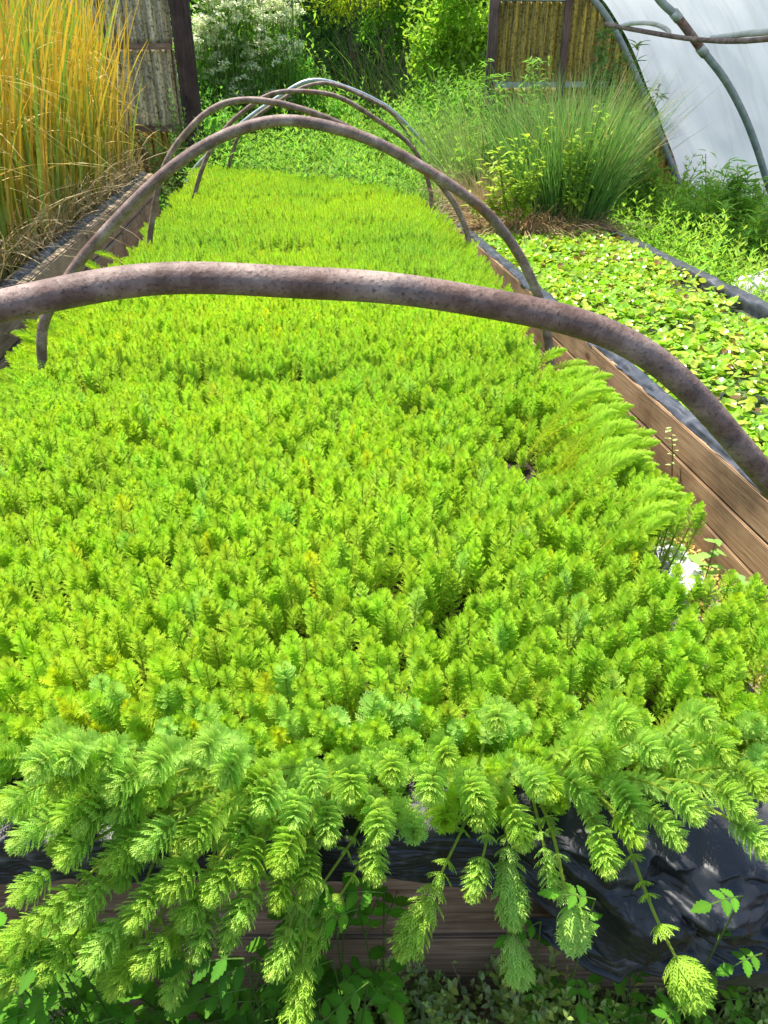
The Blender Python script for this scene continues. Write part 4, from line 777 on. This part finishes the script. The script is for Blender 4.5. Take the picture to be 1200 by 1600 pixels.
mb = MB(); tuft(1700, 1.75, 5.5, .3, .2, .42, (.3, .62), 1.0, (.24, .15, .07), (.5, .35, .18), .0055, (.4, 1.1), mbx=mb); tuft(500, 2.05, 5.45, .3, .15, .42, (.25, .5), .9, (.24, .15, .07), (.5, .35, .18), .0055, (.4, 1.1), mbx=mb); mb.obj('dead_stems', M['straw'], rs)
dr = MB(); tuft(2000, 1.66, 6.3, .2, .4, .35, (.4, .85), .45, (.3, .22, .12), (.52, .4, .24), .005, (.2, .9), mbx=dr); tuft(300, 1.62, 6.7, .22, .3, .35, (.4, .9), .5, (.16, .27, .06), (.25, .36, .1), .006, mbx=dr)
tag(dr.obj('dry_rush_clump', M['straw']), 'brown dry rush clump left of the green rushes', 'plant')
gr = MB(); tuft(1600, 2.3, 7.2, .75, .4, .2, (.8, 1.45), .3, (.12, .24, .07), (.25, .36, .12), .007, mbx=gr); tuft(250, 2.3, 7.4, .7, .4, .3, (.8, 1.35), .45, (.3, .3, .12), (.5, .44, .22), .006, mbx=gr)
tag(gr.obj('tall_grass', M['leaf']), 'fine green grass and seed heads standing before the yellow corrugated wall', 'grass', kind='stuff')
def leafy(name, lab, px, py, Y, rx, rz, n, ll, col, tm='lance', z0=.45, stems=7):
    t = aty(px, py, Y); g = thing(name, lab, 'plant', (t[0], Y, z0)); mb = MB(); ms = MB()
    for k in range(stems):
        e = np.array((t[0]+U(-rx, rx), Y+U(-.15, .1), t[2]+U(-rz, rz*1.1))); S2 = spline([(t[0]+U(-.05, .05), Y, z0), (t[0]*.5+e[0]*.5, Y, z0*.5+e[2]*.5), e], 14); tube(ms, S2, .003, 4, (.25, .33, .06))
        m = n//stems; i = rng.integers(5, 14, m); p = S2[i]; a = U(0, 6.28, m); el = U(-.5, .7, m); put(mb, TL[tm], frames(np.c_[np.cos(a)*np.cos(el), np.sin(a)*np.cos(el), np.sin(el)]), p+rng.normal(0, .018, (m, 3)), ll*U(.6, 1.2, m), jit(col, m, .2))
    ms.obj('stem', M['leaf'], g); mb.obj('leaves', M['leaf'], g); return g
leafy('yellow_leaved_plant', 'yellow green leafy sapling growing through the left of the rush clump', 815, 235, 5.3, .22, .22, 330, .062, (.38, .52, .05), stems=9, tm='oval')
leafy('yellow_leaved_plant', 'yellow green sapling showing through the middle of the green rushes', 915, 215, 5.35, .16, .2, 220, .055, (.34, .5, .05), stems=7, tm='oval')
leafy('yellow_leaved_plant', 'low yellow leaved plant at the foot of the dead rush stems', 770, 275, 5.4, .18, .12, 160, .07, (.44, .52, .08), stems=5, tm='oval')
leafy('leafy_weed', 'tall green leafy weed behind the left side of the rush clump', 790, 190, 6.9, .35, .4, 1100, .10, (.2, .42, .06), z0=.1, stems=16)
leafy('leafy_weed', 'dull green weed climbing beside the tunnel film edge', 955, 120, 8.6, .35, .4, 900, .16, (.17, .29, .09), z0=.1, stems=9)
leafy('leafy_weed', 'tall mugwort standing before the middle post of the yellow wall', 845, 95, 9.2, .15, .22, 260, .12, (.16, .3, .07), z0=.1, stems=4)
leafy('leafy_weed', 'green leafy weed right of the rushes against the dark gap by the film', 985, 260, 6.9, .32, .4, 900, .12, (.18, .36, .06), z0=.1, stems=12)
leafy('leafy_weed', 'brown edged weed at the foot of the tunnel film', 1000, 190, 8.0, .25, .45, 420, .11, (.24, .28, .08), z0=.1, stems=9)
# weeds between pond bed and tunnel
N = 1500; x = U(2.4, 5.4, N); y = U(3.4, 9.2, N); k = (x < 3.0+(y-2.5)*.45) & (rng.random(N) < 1.0); x, y = x[k], y[k]
P = np.c_[x, y, .0 + .25*fbm(x, y, 1.5, 2)*rng.random(len(x))]
scatter_plants('weeds', 'spreading green weeds between the pond bed and the plastic tunnel', 'weeds', P, bankV, .6, 1.05, .35, (1.3, 1.2, 1.1))
for px, py, Y, lab in ((1130, 285, 6.1, 'tall bushy weed in front of the plastic film at the right'), (1165, 295, 5.9, 'round leaved weed just right of the tall bushy weed'), (1185, 345, 5.4, 'leafy weed at the right edge behind the pale rock'), (1090, 330, 6.3, 'lower leafy weed left of the tall bushy weed'), (1150, 350, 5.6, 'mid height weed below the tall bushy weed')):
    leafy('leafy_weed', lab, px, py, Y, .2, .2, 300, .12, (.28, .5, .08), z0=.1, stems=10, tm='wide' if 'round' in lab else 'lance')
mb = MB(); N = 1600; x = U(2.35, 3.6, N); y = U(4, 7.2, N); blades(mb, np.c_[x, y, np.full(N, .0)], np.c_[U(-.5, .5, N), U(-.5, .5, N), np.ones(N)], np.c_[U(-.5, .5, N), U(-.5, .5, N), -U(.1, .9, N)], U(.2, .55, N), U(.008, .02, N), jit((.22, .36, .05), N, .3), 5, jit((.36, .46, .08), N, .25))
tag(mb.obj('grass', M['leaf']), 'long grass blades along the outer side of the pond bed', 'grass', kind='stuff')
def rock(name, lab, c, r, mat, sub=4, cat='rock', flat=1.0, seed=3):
    bm = bmesh.new(); bmesh.ops.create_icosphere(bm, subdivisions=sub, radius=1); mb = MB(); V = np.array([v.co[:] for v in bm.verts]); F_ = [[v.index for v in f.verts] for f in bm.faces]; bm.free()
    dd = 1 + .5*(fbm(V[:, 0]+V[:, 2]*.7+3, V[:, 1]+V[:, 2]*.4+3, 1.6, seed, 4)-.5); V = V*dd[:, None]*np.array(r) + np.array(c); mb.add(V, F_); return tag(mb.obj(name, mat, smooth=True), lab, cat)
t = atz(1195, 465, .2); rock('rock', 'pale whitish rock beyond the liner at the right edge', (t[0]+.08, t[1], .1), (.33, .3, .27), M['rock'])

# ------------------------------------------------------------------ gap between middle bed and pond bed
def crumple(name, lab, cat, c, sx, sy, mat, seed, tilt=0., amp=.05):
    X, Y = np.meshgrid(np.linspace(-1, 1, 50), np.linspace(-1, 1, 50), indexing='ij'); Z = amp*(1-np.abs(2*fbm(X+3, Y+3, 1.6, seed, 4)-1)*2) ; e = 1+.25*(fbm(X*1.0+9, Y+9, 1.3, seed+4)-.5)
    mb = MB(); grid(mb, np.stack([c[0]+X*sx*e, c[1]+Y*sy*e, c[2]+Z+tilt*X], -1)); return tag(solid(mb.obj(name, mat, smooth=True), .003), lab, cat)
t = atx(1062, 905, 1.1); crumple('plastic_scrap', 'crumpled white plastic scrap on the gravel between the beds', 'plastic scrap', (t[0]-.03, t[1], max(.2, t[2])), .075, .12, M['white_plastic'], 5)
t = atx(1020, 912, 1.04); crumple('plastic_scrap', 'bit of black liner lying beside the white plastic scrap', 'plastic scrap', (t[0]-.02, t[1], t[2]+.04), .06, .09, M['liner_grey'], 9)
mb = MB(); N = 9000; x = U(.87, 1.215, N); y = U(.8, 3.4, N); z = .15 + .07*fbm(x, y, 7, 4)+U(0, .03, N)
put(mb, TL['small'], frames(unit(rng.normal(0, 1, (N, 3)) + (0, 0, .5))), np.c_[x, y, z], U(.008, .02, N), jit((.6, .44, .12), N, .3), 1.6)
tag(mb.obj('dry_moss', M['straw']), 'straw yellow dried stonecrop on the ground between middle bed and pond bed', 'ground cover', kind='stuff')
def sprig(name, lab, base, tip, n, ll, tm, col, stemc=(.1, .04, .03), sag=0.05, grp=None, cat='plant', sr=.0022, mat='matte_leaf', pinn=None):
    """a stem with stalked leaves; pinn = leaflets per compound leaf"""
    base = np.array(base, float); tip = np.array(tip, float); g = thing(name, lab, cat, base, grp); P = spline([base, base*.5+tip*.5+np.array((0, 0, sag)), tip], 16); ms = MB(); mb = MB(); tube(ms, P, np.linspace(sr, sr*.5, 16), 5, stemc)
    for k in range(n):
        i = int(3+12*k/max(1, n-1)); p = P[i]; a = k*2.4+U(-.4, .4); el = U(-.2, .45)
        d = np.array((math.cos(a)*math.cos(el), math.sin(a)*math.cos(el), math.sin(el)))
        if pinn:
            Lr = ll*1.9; R = np.array([p + d*Lr*s + np.array((0, 0, -.25*Lr*s*s)) for s in np.linspace(0, 1, 8)]); tube(ms, R, .0009, 4, (.16, .28, .05), cap=False); sd_ = unit(np.cross(d, (0, 0, 1.)))
            m = pinn//2
            for j in range(m):
                q = R[int(2+4.5*j/max(1, m))]; sz = ll*(.75+.1*j)
                for s in (1, -1):
                    put(mb, TL[tm], frames(unit((d*.55+sd_*s*.85+np.array((0, 0, -.1+U(-.15, .1)))))[None]), q[None], sz*U(.85, 1.1), jit(col, 1, .18))
            put(mb, TL[tm], frames(unit(d+np.array((0, 0, -.3)))[None]), R[-1:], ll*1.15, jit(col, 1, .15))
        else: put(mb, TL[tm], frames(d[None]), p[None], ll*U(.7, 1.15), jit(col, 1, .2))
    ms.obj('stem', M['leaf'], g); mb.obj('leaves', M[mat], g); return g
b = atx(1000, 905, 1.06); tp = atx(1008, 835, 1.06); sprig('bramble_shoot', 'red stemmed seedling between the beds near the white scrap', b, tp, 7, .05, 'ser', (.3, .4, .1), (.12, .02, .015))
for px, py, c_ in ((1090, 885, (.3, .5, .12)), (1145, 905, (.28, .48, .15)), (1060, 860, (.22, .42, .08)), (1030, 830, (.25, .45, .12)), (1110, 850, (.27, .45, .1))):
    b = atx(px, py+25, 1.12); tp = atx(px, py, 1.12); sprig('seedling', 'small green seedling on the straw coloured ground between the beds', b-np.array((0, 0, .08)), tp+np.array((0, -.02, .03)), 8, .05, 'ser', c_, (.2, .3, .08), grp='seedlings in the gap between the beds')
b = atx(1060, 700, 1.19); tp = atx(1040, 670, 1.17); sprig('fern_sprig', 'little pale sprig poking up against the top board of the pond bed', b-np.array((0, 0, .1)), tp, 14, .022, 'oval', (.5, .6, .22), (.3, .2, .05))

# ------------------------------------------------------------------ weeds at the foot of the front boards
ck = [src(herb_mesh(U(.10, .17), 'oval', U(.014, .019), (.38, .5, .1), .012, 2, mat='leaf_i', r=.0007, branch=3, stemcol=(.3, .33, .12), topshrink=.8, tipcol=(.42, .52, .16))) for k in range(6)]
N = 620; x = U(-.1, .85, N); y = front(x) - U(.0, .3, N)**1.0 - .012; k = rng.random(N) < .55+.7*fbm(x, y, 5, 3); x, y = x[k], y[k]
hgt = np.where((x > .08) & (x < .4), .13, .02)
P = np.c_[x, y, np.clip(hgt*rng.random(len(x)), 0, 1)-.01]
scatter_plants('chickweed', 'low tangle of tiny pale edged leaves at the foot of the front boards', 'weeds', P, ck, .8, 1.5, .3, (1, 1, 1), .3)
mb = MB(); N = 26   # thin upright flowering stalks of the same weed
for k in range(N):
    x = U(.1, .38); b = np.array((x, front(x)-U(.02, .1), .02)); e = b + np.array((U(-.04, .04), U(-.02, .02), U(.12, .3))); P_ = spline([b, (b+e)/2+np.array((U(-.015, .015), 0, 0)), e], 8); tube(mb, P_, .0007, 3, (.35, .35, .14), cap=False)
    m = 9; i = rng.integers(3, 8, m); a = U(0, 6.28, m); put(mb, TL['oval'], frames(np.c_[np.cos(a), np.sin(a), U(-.3, .5, m)]), P_[i], U(.009, .017, m), jit((.34, .42, .17), m, .25))
tag(mb.obj('weed_stalks', M['leaf']), 'thin pale weed stalks standing against the bare front boards', 'weeds', kind='stuff')
LW = []
for k in range(26): LW.append((U(-20, 500), U(1490, 1600), U(.5, .6)))
for px, py, Y in [(100, 1560, .52), (180, 1590, .5), (385, 1545, .5), (400, 1500, .52), (30, 1450, .55), (20, 1410, .56), (10, 1540, .53), (540, 1400, .6), (560, 1420, .58), (575, 1535, .52), (520, 1500, .55), (600, 1395, .6), (520, 1420, .59), (480, 1460, .56), (500, 1560, .5)] + LW:
    tp = aty(px, py, Y); b = (tp[0]+U(-.04, .04), min(front(tp[0])-.03, tp[1]+U(.02, .08)), 0)
    dk = U(.6, 1.1); sprig('leafy_weed', 'toothed leaved dark green weed at the foot of the front boards, %s' % ('far left' if px < 170 else 'left of centre' if px < 380 else 'beside the bare boards'), b, tp, 5, U(.030, .045), 'ser', (.12*dk, .32*dk, .02), (.1, .16, .04), .04, 'toothed leaved weeds, ' + ('far left' if px < 170 else 'left of centre' if px < 380 else 'beside the bare boards'), pinn=5)
for px, py, Y, lab in ((1120, 1515, .50, 'pale toothed leaved weed in the bottom right corner'), (1170, 1560, .49, 'larger pale green weed at the lower right edge'), (1160, 1400, .47, 'single green weed in front of the crumpled liner'), (930, 1405, .52, 'small leafy sprig beside the lower liner fold'), (845, 1440, .58, 'dark little weed on the boards left of the liner fold'), (1060, 1570, .45, 'dark green weed below the longest trailing shoot'), (960, 1590, .5, 'small bright weed at the bottom edge right of centre'), (1190, 1490, .48, 'climbing green weed at the right edge under the liner'), (990, 1520, .56, 'dark weed at the foot of the boards below the liner')):
    tp = aty(px, py, Y); b = (tp[0]+.03, min(front(tp[0])-.03, tp[1]+.06), 0); sprig('leafy_weed', lab, b, tp, 5, .025, 'ser', (.17, .36, .03) if 'pale' in lab or 'bright' in lab else (.1, .27, .02), (.14, .2, .05), .03, pinn=5)
